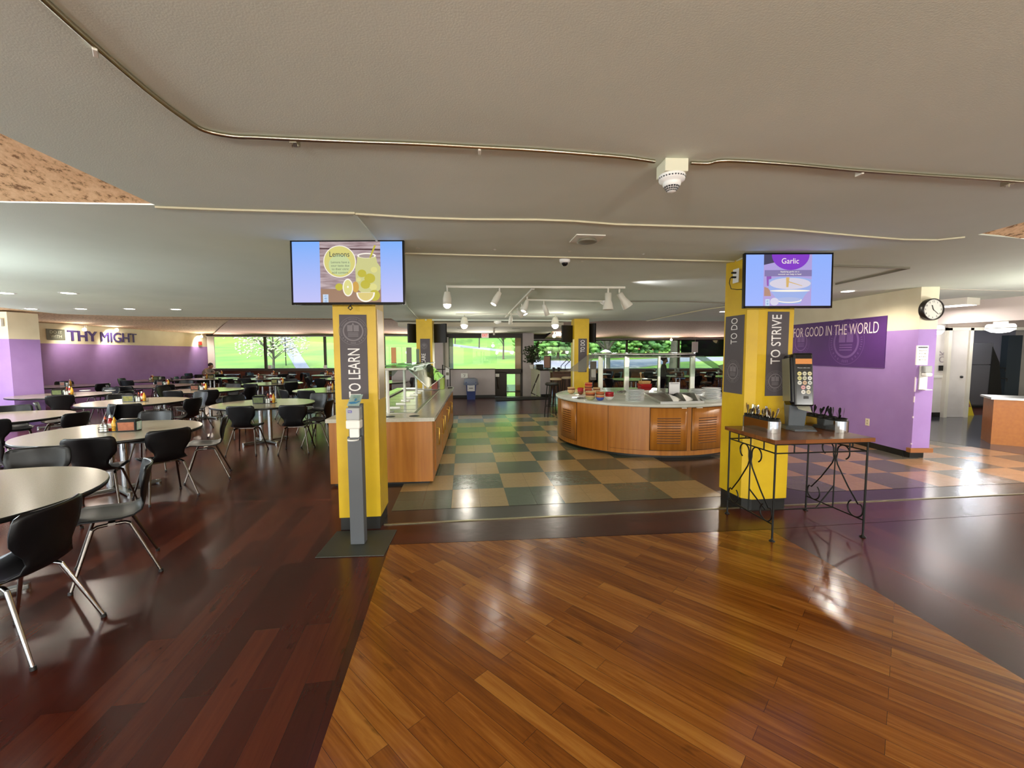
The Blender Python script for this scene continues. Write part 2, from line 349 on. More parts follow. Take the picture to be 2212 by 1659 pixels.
# left dining room walls
PB = [(1.96, 1)]
wall('wall_left', (-14.4, 12.3), (-14.4, 20.2), 0, CZ+.03, [m_purple, m_cream], bands=[(1.975, 1)])
wall('wall_left', (-14.4, 12.3), (-16, 12.3), 0, CZ+.06, [m_purple, m_cream], bands=[(1.975, 1)], side=-1)
b = MB()
for k, (lo, hi) in enumerate(((0, 1.975), (1.975, CZ))):
    b.cur = k; b.prism([(-11.1, 9.45), (-11.02, 10.0), (-12.6, 10.0), (-12.6, 8.9), (-11.75, 9.0), (-11.38, 9.4)], lo, hi)
struct(b.build('wall_left', [m_purple, m_cream]))
def sheet(name, x0, x1, y0, y1, z0, z1, m, label=None):
    b = MB(); b.box(x0, y0, z0, x1, y1, z1); return struct(b.build(name, m))
m_brick = mat('orange brown panelling', '6E3A1E', .5, noise=(8, '5C2F18'))
m_tan = mat('tan wall panelling', '8C6A42', .5, noise=(6, '7E5E3A'))
WY = 20.2
sheet('wall_back', -14.4, -2.9, WY, WY+.25, 0, .90, m_brick)
sheet('wall_back', -14.4, -2.9, WY-.02, WY+.25, 2.46, 2.62, m_bronze)
sheet('trim_3', -14.4, -2.9, WY-.12, WY, .83, .93, m_bronze)
sheet('trim_3', -14.4, -2.9, WY-.06, WY-.02, 2.44, 2.47, m_white_p)
RY = 21.0
sheet('wall_back', .9, 10.55, RY, RY+.25, 0, .82, m_tan)
sheet('wall_back', .9, 10.55, RY, RY+.25, 2.24, 2.62, m_bronze)
sheet('trim_4', .9, 10.55, RY-.15, RY, .76, .83, mat('grey sill', '6D655E', .4))
sheet('trim_4', .9, 10.5, RY-.05, RY, 2.275, 2.305, m_white_p)
wall('wall_right', (10.55, 10.8), (10.55, 21.2), 0, CZ+.05, [m_purple, m_purple], side=-1)
wall('wall_right', (6.04, 10.5), (10.7, 10.5), 0, CZ+.03, [m_purple, m_cream], th=.3, bands=[(1.95, 1)])
# purple wall end with the sign, clock side
wall('wall_right', (6.04, 6.36), (6.04, 10.5), 0.10, CZ+.03, [m_purple, m_cream], th=.27, side=-1, bands=[(1.95, 1)])
b = MB(); b.box(6.045, 6.5, 0, 6.1, 10.5, .1); b.box(6.06, 6.40, 0, 6.27, 6.6, .1); struct(b.build('baseboard_right', m_black))
b = MB(); b.box(6.0, 6.325, .10, 6.34, 6.40, .165); b.build('trim_5', mat('orange wood strip', '9A6236', .5)); struct(bpy.data.objects['trim_5'])
b = MB()   # scuffed corner, bare plaster showing
for z, h in ((1.02, .22), (.86, .09), (.62, .03), (.22, .02)): b.box(6.036, 6.357, z, 6.046, 6.372, z+h)
struct(b.build('trim_6', mat('bare plaster', 'E8D8E0', .8)))
# unseen rest of the room: window banks to the left and behind
m_wall_u = paint('warm white wall', 'CFC7B8', 'C7BFAF')
def bank(name, a, b_, n):
    A = Vector((a[0], a[1], 0)); B = Vector((b_[0], b_[1], 0))
    wall(name, a, b_, 0, .45, m_wall_u); wall(name, a, b_, 2.35, CZ+.1, m_wall_u)
    for i in range(n+1):
        p = A.lerp(B, i/n); b = MB(); b.box(p.x-.05, p.y-.05, .45, p.x+.05, p.y+.05, 2.35); struct(b.build('trim_7', m_bronze))
bank('wall_left', (-12.5, -8), (-12.5, 9.2), 7)
bank('wall_front', (12, -8), (-12.5, -8), 9)
wall('wall_right', (12.0, -8), (12.0, 5.0), 0, CZ+.1, m_wall_u, side=-1)
wall('wall_right', (12.0, 5.0), (16.0, 5.0), 0, CZ+.1, m_wall_u, side=-1)
wall('wall_right', (16.0, 5.0), (16.0, 14.5), 0, CZ+.1, m_wall_u, side=-1)

# windows: every pane with its frame
def window(i, x0, x1, y, z0, z1, m=m_bronze, fw_=.05, tint=None):
    b = MB()
    b.box(x0, y, z0, x0+fw_, y+.1, z1); b.box(x1-fw_, y, z0, x1, y+.1, z1); b.box(x0, y, z0, x1, y+.1, z0+.03); b.box(x0, y, z1-.03, x1, y+.1, z1)
    f = struct(b.build('window_%d' % i, m)); p = MB(); p.box(x0+fw_, y+.045, z0+.03, x1-fw_, y+.055, z1-.03); p.build('pane', tint or m_glass, f); return f
Xs = [-14.4, -11.68, -8.85, -6.05, -3.3]
for i in range(4): window(i+1, Xs[i], Xs[i+1], WY, .92, 2.46)
b = MB(); b.box(-14.38, WY-.02, .93, -14.05, WY+.02, 2.44); struct(b.build('trim_8', mat('white jamb paint', 'F4F1E6', .6)))  # plain white jamb strip
m_shade = glassmat('dark solar shade glass', '5E6A5C', .04)
Xr = [.9, 5.65, 8.2, 10.52]
for i in range(3): window(i+5, Xr[i], Xr[i+1], RY, .82, 2.24, tint=m_glass)
# a dark mesh shade pulled halfway down the right hand window
b = MB(); b.box(8.3, RY-.03, 1.42, 10.42, RY-.025, 2.22); tag(b.build('roller_shade', m_shade), 'dark see-through roller shade half lowered over the right-hand window', 'shade')
# entry: glazed wall, low wall, stair down
b = MB(); b.box(-3.4, 18.0, 2.29, .55, 18.15, 2.44); b.box(-2.72, 18.0, .80, .45, 18.1, .93); b.box(-.75, 18.0, -1.2, -.27, 18.1, .82); b.box(.40, 18.0, -1.2, .47, 18.15, 2.3)
struct(b.build('trim_9', m_bronze))
b = MB(); b.box(-2.80, 17.95, -1.2, -2.66, 18.1, 2.30); struct(b.build('trim_9', mat('white jamb paint', 'F4F1E6', .6)))  # white jamb of the glazed entry
window(8, -2.66, .40, 18.0, .93, 2.29, fw_=.02)
b = MB(); b.box(-.27, 18.02, -1.2, -.22, 18.08, .80); b.box(.35, 18.02, -1.2, .40, 18.08, .80); b.box(-.27, 18.02, .74, .40, 18.08, .80); b.box(-.27, 18.02, -1.2, .40, 18.08, -1.0)
f = struct(b.build('door_1', m_bronze)); p = MB(); p.box(-.22, 18.045, -1.0, .35, 18.055, .74); p.build('pane', m_glass, f)
p = MB(); p.tube([(-.18, 17.99, -.1), (-.18, 17.93, -.1), (-.18, 17.93, .2), (-.18, 17.99, .2)], .012); p.build('handle', m_steel, f)
# solid parts flanking the entry
m_gw = paint('pale grey wall paint', 'C9C0C0', 'C1B8B8')
b = MB(); b.box(-3.42, 17.4, 0, -2.80, 20.4, CZ+.03); struct(b.build('wall_entry_left', m_gw))
b = MB(); b.box(.45, 17.6, -1.2, .9, 21.2, CZ+.03); struct(b.build('wall_entry_right', m_gw))
b = MB(); b.prism([(-4.3, 15.25), (-.62, 15.52), (-.63, 15.67), (-4.3, 15.40)], .10, 1.03); b.cur = 1; b.prism([(-4.3, 15.22), (-.60, 15.49), (-.61, 15.70), (-4.3, 15.43)], 1.03, 1.06)
b.cur = 2; b.prism([(-4.3, 15.27), (-.63, 15.54), (-.63, 15.66), (-4.3, 15.40)], 0, .10); b.cur = 0; b.prism([(-3.9, 15.41), (-.63, 15.66), (-.63, 15.70), (-3.9, 15.45)], -1.2, 0)
struct(b.build('wall_entry_front', [m_gw, m_bronze, m_black]))
b = MB(); b.prism([(1.07, 15.7), (1.44, 15.76), (1.0, 20.0), (.62, 20.0)], .10, .97); b.cur = 1; b.prism([(1.04, 15.66), (1.66, 15.76), (1.2, 20.2), (.60, 20.2)], .97, 1.0)
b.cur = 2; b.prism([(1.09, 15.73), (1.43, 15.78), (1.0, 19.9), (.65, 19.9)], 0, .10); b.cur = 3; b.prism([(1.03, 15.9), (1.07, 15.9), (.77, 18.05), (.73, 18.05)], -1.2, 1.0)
struct(b.build('wall_entry_stair', [m_gw, m_bronze, m_black, paint('cream stair wall', 'DAD8BE')]))  # last material is the cream face on the stair side
b = MB()
for k in range(6): b.box(-.62, 15.9+k*.3, -1.2, 1.0, 16.2+k*.3, -.02-k*.18)
b.box(-3.9, 15.5, -1.25, 1.05, 18.1, -1.2); struct(b.build('floor', mat('grey stair tread', '4A4644', .6)))
# side corridor: header, wall panel with door, back room
H0 = Vector((8.54, 8.5, 0)); H1 = Vector((8.85, 7.36, 0)); hd = (H1-H0).normalized()
wall('wall_corridor', tuple(H0-hd*2.0)[:2], tuple(H1+hd*3.0)[:2], 2.16, CZ+.01, paint('warm grey header paint', 'D2C6BC'), th=.12)
wall('wall_corridor', (6.31, 10.48), (10.66, 10.48), .12, CZ, m_white, th=.02, side=-1)
wall('baseboard_corridor', (6.31, 10.45), (10.58, 10.45), 0, .12, m_black, th=.03)
wall('trim_10', (10.1, 10.44), (10.58, 10.44), .98, 1.03, m_white_p, th=.03)
for x0, x1, z0 in ((10.58, 10.66, 0), (11.10, 11.18, 0)): sheet('trim_10', x0, x1, 10.36, 10.5, z0, 2.19, m_offw)
sheet('trim_10', 10.58, 16, 10.36, 10.5, 2.13, 2.2, m_offw); sheet('wall_corridor', 10.58, 16, 10.4, 10.5, 2.19, CZ, paint('taupe wall', 'A89A90'))
b = MB(); b.box(10.67, 10.40, .01, 11.10, 10.44, 2.13); f = struct(b.build('door_2', m_white)); b = MB(); b.lathe([(.0,0),(.03,0),(.03,.03),(0,.04)], seg=12); hh = b.build('handle', m_dark, f); hh.location = (10.98, 10.40, 1.0); hh.rotation_euler = (PI/2, 0, 0)
wall('wall_corridor', (10.7, 13.6), (16, 13.6), 0, CZ, paint('blue grey wall', '8C8C98'), side=1)
wall('wall_corridor', (10.80, 10.8), (10.80, 13.6), 0, CZ, m_white, side=1, th=.05)
# ------------------------------------------------------------------ outside
def gz(y): return -1.25+.078*max(0, y-24)+.30*max(0, y-88)
def lawnmat():
    m = mat('mown spring grass', '8EA63C', .9, noise=(.16, '668A38')); return m
b = MB(); nx, ny = 30, 44
vs = [(-130+260*i/nx, 18.2+(j/ny)**1.6*150, gz(18.2+(j/ny)**1.6*150)+.35*math.sin(i*1.3+j*.7)*(j/ny)) for j in range(ny+1) for i in range(nx+1)]
b.add(vs, [(j*(nx+1)+i, j*(nx+1)+i+1, (j+1)*(nx+1)+i+1, (j+1)*(nx+1)+i) for j in range(ny) for i in range(nx)], True)
tag(b.build('lawn', lawnmat()), 'sunlit green lawn rising behind the windows', 'lawn', kind='stuff')
b = MB(); b.box(-130, -90, -1.4, -13, 60, -1.3); b.box(-13, -90, -1.4, 130, -8.3, -1.3); tag(b.build('paving', mat('pale paving', 'B9B4A6', .8, noise=(2, 'AAA698'))), 'pale paving outside the side windows', 'paving', kind='stuff')
def onlawn(x, y, lift=.06):
    d = ray(x, y); t = 1.
    for k in range(4000):
        t = 20+k*.05; p = CAM+d*(t/d.y)
        if p.z <= gz(p.y)+lift: break
    return p
m_path = mat('pale concrete path', '9C959E', .8, noise=(1, '8F8891'))
def path(name, L, R, label):
    b = MB(); vs = []
    for (a, c) in zip(L, R):
        p, q = onlawn(*a), onlawn(*c)
        vs += [(p.x, p.y, gz(p.y)+.12), (q.x, q.y, gz(q.y)+.12), (p.x, p.y, gz(p.y)-.5), (q.x, q.y, gz(q.y)-.5)]
    n = len(L); fs = []
    for i in range(n-1):
        a = i*4; fs += [(a, a+1, a+5, a+4), (a, a+4, a+6, a+2), (a+1, a+3, a+7, a+5)]
    b.add(vs, fs); return tag(b.build(name, m_path), label, 'path')
path('footpath', [(601,728),(611,745),(624,770),(636,792),(642,800)], [(626,728),(636,745),(651,770),(666,792),(672,800)], 'straight pale footpath climbing the lawn in the second left window')
path('footpath', [(960,741),(1010,748),(1060,753),(1095,758),(1125,764)], [(960,743),(1010,751),(1060,757),(1095,764),(1125,771)], 'curved pale footpath across the lawn behind the exit window')
path('footpath', [(1150,778),(1250,781),(1380,777),(1480,772),(1566,772)], [(1150,792),(1250,796),(1380,793),(1480,782),(1566,779)], 'broad pale drive behind the right-hand windows')
m_bark = mat('grey brown bark', '5E5347', .9, noise=(9, '4A4138')); 
def leafmat(n, a, c): return mat(n, a, .8, noise=(1.5, c))
def tree(x, y, ht, cr, mats_, label, px=None, n=140, trunk=.16, base=None, leaf=.32, bare=False, group=None, species='tree'):
    p = base or onlawn(x, y); zb = gz(p.y)-.05
    t = thing(species, label, 'tree', (p.x, p.y, zb), group=group)
    b = MB(); b.tube([(0,0,0), (.05,.03,ht*.35), (0,.05,ht*.7)], trunk, 8, trunk*.45)
    for k in range(9 if not bare else 16):
        a = random.uniform(0, 2*PI); h0 = ht*random.uniform(.18 if bare else .3, .6); r = cr*random.uniform(.5, .95)
        b.tube([(0,0,h0), (r*.5*math.cos(a), r*.5*math.sin(a), h0+r*.45), (r*math.cos(a), r*math.sin(a), h0+r*(.6 if bare else .8))], trunk*.35, 5, .02)
    b.build('trunk', m_bark, t)
    b = MB()
    for k in range(n):
        a = random.uniform(0, 2*PI); ph = math.acos(random.uniform(-.75, 1)); rr = cr*random.random()**.33
        b.ico((rr*math.sin(ph)*math.cos(a), rr*math.sin(ph)*math.sin(a), ht*.68+rr*.8*math.cos(ph)), leaf*random.uniform(.6, 1.2), 1, .45, (1,1,.6))
    b.build('foliage', mats_, t); return t
lg = leafmat('yellow green leaves', 'A9C64A', '7FA636'); dg_ = leafmat('mid green leaves', '5C8440', '3F6430'); bl = leafmat('pale pink blossom', 'E6D8C4', 'C9B59E')
tree(540, 797, 4.6, 3.4, bl, 'pale blossoming tree with spreading bare boughs in the first left window', n=800, bare=True, leaf=.12, trunk=.13, base=Vector((-23.5, 42, 0)), species='blossoming_tree')
tree(1087, 775, 5.4, 1.9, lg, 'young tree with a straight trunk behind the exit window, rightmost', n=120, leaf=.22, trunk=.12)
tree(1035, 752, 7, 2.2, lg, 'young tree on the far lawn in the middle of the exit window', n=90, leaf=.25, trunk=.12)
tree(983, 742, 8, 2.3, lg, 'far tree at the left of the exit window', n=80, leaf=.3, trunk=.14)
tree(1311, 797, 7.5, 3.6, dg_, 'leafy tree with a forked trunk outside the right windows, beside the second yellow column', n=240, leaf=.32, trunk=.32, bare=True)
tree(1457, 797, 8, 3.8, dg_, 'thick trunked tree outside the right windows behind the standing person', n=200, leaf=.34, trunk=.55)
for i, (x, Y, h) in enumerate(((1160, 75, 14), (1205, 70, 12), (1252, 80, 15), (1296, 60, 14), (1340, 72, 12), (1386, 90, 3), (1446, 78, 11), (1492, 60, 12), (1535, 62, 13), (1580, 66, 14))):
    X = (x-1106)/920*Y
    tree(0, 0, 2.3+.08*h, 2.9, dg_ if i % 2 else leafmat('light green leaves', '86AE58', '5F8A40'), 'dense green tree in the belt beyond the drive', n=230, leaf=.42, trunk=.2, base=Vector((X*(50+i)/Y, 50+i, 0)), group='trees in the belt beyond the drive')
b = MB(); q = Vector((-32.2, 60, gz(60)))
t = thing('street_lamp', 'thin black lamp post on the lawn beside the straight footpath', 'street lamp', tuple(onlawn(618, 790)))
MB().tube([(0,0,-.3), (0,0,3.3)], .045, 8).build('pole', m_iron, t); MB().lathe([(.05,3.25),(.16,3.35),(.2,3.6),(.12,3.75),(0,3.8)], seg=12).build('lantern', m_dark, t)
m_rb = mat('red brick', 'B0705C', .9, noise=(4, 'A06450')); m_gb = mat('pale stone', 'B8B4BC', .9)
def bldg(x0, x1, Y, h, m, label, cols, rows):
    X0 = (x0-1106)/920*Y; X1 = (x1-1106)/920*Y; t = thing('campus_building', label, 'building', ((X0+X1)/2, Y, gz(Y)-2)); wd = (X1-X0)/2
    MB().box(-wd, 0, 0, wd, 8, h).build('wall', m, t); MB().box(-wd-.2, -.2, h, wd+.2, 8.2, h+.3).build('roof', m_gb, t)
    for i in range(cols):
        for j in range(rows):
            cx = -wd+wd*2*(i+.5)/cols; cz = h-1.2-j*1.9; MB().box(cx-.45, -.05, cz-.6, cx+.45, .05, cz+.5).build('window', m_dark, t)
bldg(1368, 1400, 66, 8.6, m_rb, 'plain red brick building left of the tower beyond the trees', 3, 2)
bldg(1410, 1424, 62, 8.2, m_rb, 'narrow red brick tower with rows of square windows beyond the drive', 3, 4)
bldg(1400, 1410, 68, 9, m_gb, 'pale grey building between the two brick ones', 1, 3)
b = MB(); b.box(.14, 18.7, -1.25, .46, 19.1, 3.0); tag(b.build('porch_post', mat('peach stone', 'F2BE98', .8, noise=(12, 'E8B48C'))), 'square peach coloured post standing just outside the exit door', 'post')
b = MB(); b.box(-4, 18.2, -1.24, .8, 21.5, -1.15); tag(b.build('porch_slab', mat('pale paving', 'B9B4A6', .8)), 'pale paved slab outside the glass exit door', 'paving')
# ------------------------------------------------------------------ lamps
def spot(p, energy, size=150, col=(1, .9, .76), tgt=None, blend=.6, rad=.05):
    l = bpy.data.lights.new('lamp_light', 'SPOT'); l.energy = energy; l.spot_size = math.radians(size); l.spot_blend = blend; l.color = col; l.shadow_soft_size = rad
    o = bpy.data.objects.new('lamp_light', l); COL.objects.link(o); o.location = p
    if tgt is not None: o.rotation_euler = (Vector(tgt)-Vector(p)).to_track_quat('-Z', 'Y').to_euler()
    return o
def point(p, energy, col=(1, .9, .78), rad=.12):
    l = bpy.data.lights.new('lamp_light', 'POINT'); l.energy = energy; l.color = col; l.shadow_soft_size = rad
    o = bpy.data.objects.new('lamp_light', l); COL.objects.link(o); o.location = p; return o
def downlight(p, label, group, e=60, r=.085):
    t = thing('recessed_downlight', label, 'ceiling light', (p[0], p[1], CZ), group=group)
    MB().lathe([(r, -.004), (r+.03, -.004), (r+.035, 0)], seg=20).build('trim_ring', m_white_p, t)
    MB().lathe([(0.001, -.006), (r, -.006), (r, -.002)], seg=20).build('lens', m_white_em, t)
    spot((p[0], p[1], CZ-.03), e, 160); return t
WH = ['near row, at the left edge', 'near row, right', 'far row, leftmost', 'far row, second', 'far row, third', 'far row, rightmost']
for (x, y), wtxt in zip(((12, 633), (148, 633), (67, 667), (175, 667), (280, 667), (380, 668)), WH):
    downlight(at(x, y, CZ), 'bright recessed light over the dining tables, '+wtxt, 'recessed ceiling lights over the dining tables', 80)
downlight(at(1831, 629, CZ), 'bright recessed ceiling light beside the purple sign wall, nearest', 'recessed ceiling lights by the purple wall', 90)
downlight(at(1563, 673, CZ), 'bright recessed ceiling light left of the right yellow column, farther', 'recessed ceiling lights by the purple wall', 90)
# hanging globe lamps added out of view to brighten the ceiling and tables
for i, (x, y) in enumerate(((-7.3, -2.2), (-1.4, -2.6), (1.9, -2.6), (5.8, -2.9), (-4.2, -5.6), (0, -5.6), (4.2, -5.6), (-9.5, 1.5), (9.3, .6), (-9.8, -4.5), (-5.8, 3.5), (-8.6, 5.0), (-11.3, 7.6), (7.4, 5.0))):
    t = thing('fill_globe', 'added white globe lamp hanging out of view as fill light', 'fill lamp', (x, y, CZ), group='added fill globes out of view')
    MB().tube([(0,0,0), (0,0,-.42)], .012, 6).build('stem', m_offw, t)
    g = MB(); g.ico((0,0,-.6), .18, 2); g.build('globe', mat('fill globe glass', 'FFFFFF', .4, emit='FFEBD0', es=3.), t).visible_shadow = True
    point((x, y, CZ-.85), 250 if y < 2 else 170, (1, .97, .92) if x > -5 else (.86, .95, 1), .18)

# track system
tr = thing('track_rail', 'white ceiling track rail with one long run and two branches, above the tiled aisle', 'light track', (0, 0, 0))
def rail(a, b_, z=CZ):
    A, B = at(*a, z), at(*b_, z); d = (B-A).normalized(); n = Vector((-d.y, d.x, 0))*.018
    MB().prism([tuple(A-n)[:2], tuple(B-n)[:2], tuple(B+n)[:2], tuple(A+n)[:2]], z-.03, z-.001).build('rail', m_offw, tr)
rail((964, 617), (1350, 619)); rail((1152, 621), (1092, 684)); rail((1140, 646), (1300, 649)); rail((985, 677), (1217, 677))
def track_head(px, py, label, lit=True, tilt=(0, -.3), L=.2, r=.045, z0=CZ-.03, e=30, bell=False, ball=False):
    p = at(px, py, CZ); t = thing('track_spotlight', label, 'spotlight', (p.x, p.y, CZ-.03), group='track spotlights')
    MB().tube([(0,0,0), (0,0,-.07)], .012, 6).build('stem', m_offw, t)
    d = Vector((tilt[0], tilt[1], -1)).normalized(); rot = (-d).to_track_quat('Z', 'Y').to_matrix().to_4x4()
    b = MB(); b.T = Matrix.Translation((0, 0, -.06)) @ rot
    prof = [(.0, .0), (r*.7, 0), (r*.75, -.02), (r, -L*.5), (r, -L), (r*.92, -L), (r*.9, -L*.9)]
    if bell: prof = [(0, 0), (r*.75, 0), (r*.75, -L*.45), (r*1.0, -L*.6), (r*1.3, -L*.98), (r*1.3, -L), (r*1.2, -L*.96)]
    b.lathe(prof, seg=16); b.build('shade', m_offw, t)
    if lit:
        b = MB(); b.T = Matrix.Translation((0, 0, -.06)) @ rot; b.lathe([(0.001, -L*.985), (r*.93, -L*.985)], seg=16) if not ball else b.ico((0, 0, -L), r*.9, 2)
        b.build('bulb', m_white_em, t); q = Vector((p.x, p.y, CZ-.09))+d*(L+.02)
        spot(tuple(q), e, 110, tgt=tuple(q+d))
    return t
track_head(966, 617, 'lit white track spotlight at the left end of the near rail', True, (0, -.12), .18, .06, e=45, ball=True)
track_head(1079, 618, 'lit cylindrical track spotlight tilted down-left on the near rail', True, (-.5, -.3))
track_head(1139, 637, 'lit cylindrical track spotlight on the diagonal rail, nearest', True, (-.35, -.3))
track_head(1127, 653, 'lit track spotlight on the diagonal rail, middle', True, (.5, -.3), .16)
track_head(1118, 662, 'lit track spotlight on the diagonal rail, far', True, (.8, .3), .16)
track_head(1104, 673, 'unlit dark looking track spotlight at the far end of the diagonal rail', False, (-.1, .2), .2)
track_head(1175, 647, 'unlit slim white track spotlight on the middle branch rail', False, (.35, .2), .2)
track_head(1314, 619, 'white bell shaped track lamp pointing straight down at the right rail end', False, (0, 0), .24, .06, bell=True)
track_head(1338, 620, 'white bell shaped track lamp turned to wash the ceiling, right rail end', False, (.7, .1), .24, .06, bell=True)
track_head(1003, 678, 'bright lit round track lamp on the far rail, left', True, (0, -.25), .2, .09, e=25, ball=True); point(tuple(at(1003, 678, CZ)-Vector((0, .1, .5))), 26, (1, .93, .82), .1)
track_head(1199, 678, 'bright lit round track lamp on the far rail, right', True, (0, -.25), .2, .09, e=25, ball=True); point(tuple(at(1199, 678, CZ)-Vector((0, .1, .5))), 26, (1, .93, .82), .1)
spot(tuple(at(1352, 628, CZ-.12)), 30, 60, (.95, .9, 1.), tgt=tuple(at(1480, 612, CZ)), blend=1)
for (x, y, dz, lab) in ((1197, 726, .0, 'lower'), (1204, 722, .0, 'middle'), (1209, 722, .0, 'upper')):
    p = atY(x, y, 17.0); t = thing('track_spotlight', 'small lit spotlight by the far right windows, %s of a cluster of three' % lab, 'spotlight', tuple(p), group='cluster of far spotlights')
    MB().ico((0,0,0), .07, 2).build('bulb', m_white_em, t); MB().tube([(0,.05,0), (0,.05,CZ-p.z)], .03, 6).build('stem', m_offw, t)
# added upward spots inside the windows, brightening the ceiling in place of lawn daylight
for x, y, e in ((-13, 19.9, 300), (-10.3, 19.9, 300), (-7.4, 19.9, 300), (-4.7, 19.9, 300), (-1.2, 17.6, 200), (3.2, 20.8, 300), (6.9, 20.8, 300), (9.4, 20.8, 260)): spot((x, y, 1.25), e*1.7, 90, (1, .95, .86), tgt=(x*.98, y-1.9, 2.6), blend=1, rad=.5)
for x, y, Y, lab in ((435, 727, 19.5, 'small bright spotlight at the corner of the left window wall'), (252, 713, 15.2, 'bright spotlight shining on the lettered wall, right of two'), (182, 712, 13.8, 'spotlight glare on the lettered wall, left of two'), (1450, 734, 20.5, 'small bright spotlight before the far right windows')):
    p = atY(x, y, Y); t = thing('track_spotlight', lab, 'spotlight', tuple(p))
    MB().ico((0,0,0), .055, 2).build('bulb', m_white_em, t); MB().tube([(0,.04,0), (0,.04,max(.05, CZ-.0-p.z))], .03, 8).build('stem', m_offw, t)
    spot((p.x, p.y-.1, p.z-.05), 60, 120, (1, .86, .7), tgt=(p.x+1.2, p.y-2.2, 2.6), blend=1)
    if x < 440: spot((p.x+.0, p.y-.05, p.z), 110, 130, tgt=(-14.4, p.y+.5, 1.7))

# corridor lights
p = at(2075, 652, CZ-.02); a = at(2030, 656, CZ-.12); 
t = thing('fluorescent_fixture', 'white box ceiling fixture with bright underside beyond the clock wall', 'ceiling light', (8.05, 8.05, CZ-.002), .35)
MB().box(-.24, -.45, -.12, .16, .3, 0).build('housing', m_offw, t); MB().box(-.21, -.42, -.125, .13, .26, -.12).build('diffuser', m_lamp_cool, t)
l = bpy.data.lights.new('lamp_light', 'AREA'); l.energy = 20; l.shape = 'RECTANGLE'; l.size = .6; l.size_y = .7; l.color = (1, .95, .95); o = bpy.data.objects.new('lamp_light', l); COL.objects.link(o); o.location = (8.1, 7.95, CZ-.15)
for (x, y, Y, lab, e) in ((2027, 713, 10.1, 'oval glass wall lamp at the left over the white corridor wall', 8), (2161, 709, 9.8, 'large glowing oval ceiling lamp in the side room', 12)):
    p = atY(x, y, Y); t = thing('oval_lamp', lab, 'ceiling light', (p.x, p.y, p.z)); r = .10 if x < 2100 else .24
    MB().lathe([(0.001, -.11), (r*.6, -.09), (r, -.03), (r, .05), (r*.9, .09)], seg=24).build('globe', m_lamp_cool, t)
    MB().lathe([(r*1.01, -.01), (r*1.03, 0), (r*1.01, .01)], seg=24).build('band', m_offw, t)
    MB().lathe([(r*.5, .09), (r*.5, CZ-p.z)], seg=12).build('canopy', m_offw, t)
    point((p.x, p.y-.05, p.z-.22), e, (1, .95, .97), .08)
point((12.6, 11.5, 2.2), 55, (.85, .9, 1), .1)  # unseen lamp without a fixture, added to brighten the back room

# conduits, raceways, detectors and marks on the ceiling
def ctube(name, pts, r, m, label, cat, drop=None):
    P = [at(x, y, CZ-r) for x, y in pts]; b = MB(); b.tube([tuple(p) for p in P], r, 8); return tag(b.build(name, m), label, cat)
def smooth(pts, n=6):
    out = []
    for i in range(len(pts)-1):
        p0 = pts[max(i-1, 0)]; p1 = pts[i]; p2 = pts[i+1]; p3 = pts[min(i+2, len(pts)-1)]
        for k in range(n):
            t = k/n; out.append(tuple(.5*((2*p1[j])+(-p0[j]+p2[j])*t+(2*p0[j]-5*p1[j]+4*p2[j]-p3[j])*t*t+(-p0[j]+3*p1[j]-3*p2[j]+p3[j])*t**3) for j in range(2)))
    return out+[pts[-1]]
m_emt = mat('galvanised conduit', 'B9B39C', .28, metal=1.)
t = ctube('conduit', smooth([(20,-70),(102,6),(210,103),(330,205),(400,257),(440,281),(500,294),(560,297),(640,301),(760,306),(900,311),(1035,318),(1150,324),(1280,334),(1350,340),(1414,349)]), .0095, m_emt, 'galvanised metal conduit bending across the ceiling to the smoke detector', 'conduit')
ctube('conduit', smooth([(1492,352),(1530,353),(1570,347),(1700,355),(1856,369),(2000,379),(2130,387),(2260,396)]), .0095, m_emt, 'galvanised metal conduit running right from the smoke detector', 'conduit')
for k, (x, y, sgn) in enumerate(((205, 99, 0), (637, 301, 1), (1036, 318, 0), (1857, 369, 0), (2176, 391, 1))):
    p = at(x, y, CZ); b = MB(); w_ = .013 if sgn == 0 else .03
    b.box(-w_/2, -.022, -.024, w_/2, .022, 0); 
    if sgn: b.tube([(-.012,0,-.024), (-.012,0,-.034)], .003, 6); b.tube([(.012,0,-.024), (.012,0,-.034)], .003, 6)
    o = b.build('conduit_clamp', m_emt if sgn else m_offw, None, .002); o.location = (p.x, p.y, CZ); o.rotation_euler = (0, 0, .05 if k else .7)
    tag(o, 'small clamp holding the ceiling conduit, %s' % ['on its diagonal left run', 'grey, with two screws, left of centre', 'pale, mid-way before the detector', 'pale, right of the detector', 'grey, with two screws, at the right edge'][k], 'pipe clamp')
m_race = mat('cream raceway', 'D3CBAA', .6)
def raceway(pts, wd, m, label, h=.012):
    P = [at(x, y, CZ) for x, y in pts]; b = MB()
    for i in range(len(P)-1):
        A, B = P[i], P[i+1]; d = (B-A).normalized(); n = Vector((-d.y, d.x, 0))*wd/2; A = A-d*.003; B = B+d*.003
        b.prism([tuple(A-n)[:2], tuple(B-n)[:2], tuple(B+n)[:2], tuple(A+n)[:2]], CZ-h, CZ-.0005)
    return tag(b.build('cable_raceway', m), label, 'cable raceway')
raceway([(338,446),(500,452),(766,459)], .022, m_race, 'cream cable raceway from the left concrete corner towards the left screen')
raceway([(766,460),(890,468),(1010,472),(1160,473),(1240,476),(1330,483),(1500,488),(1680,493),(1712,495),(1850,508),(1950,516),(2024,517),(2083,511)], .016, m_race, 'long cream raceway wavering across the ceiling in front of both columns')
raceway([(876,546),(1100,552),(1400,559),(1589,564),(1613,553)], .018, m_race, 'straight cream raceway between the two near columns, level with the screens')
raceway([(766,461),(790,490),(815,520),(838,560),(858,600),(880,662),(905,690)], .012, m_ceil, 'thin ceiling seam running from the raceway back to the far left column')
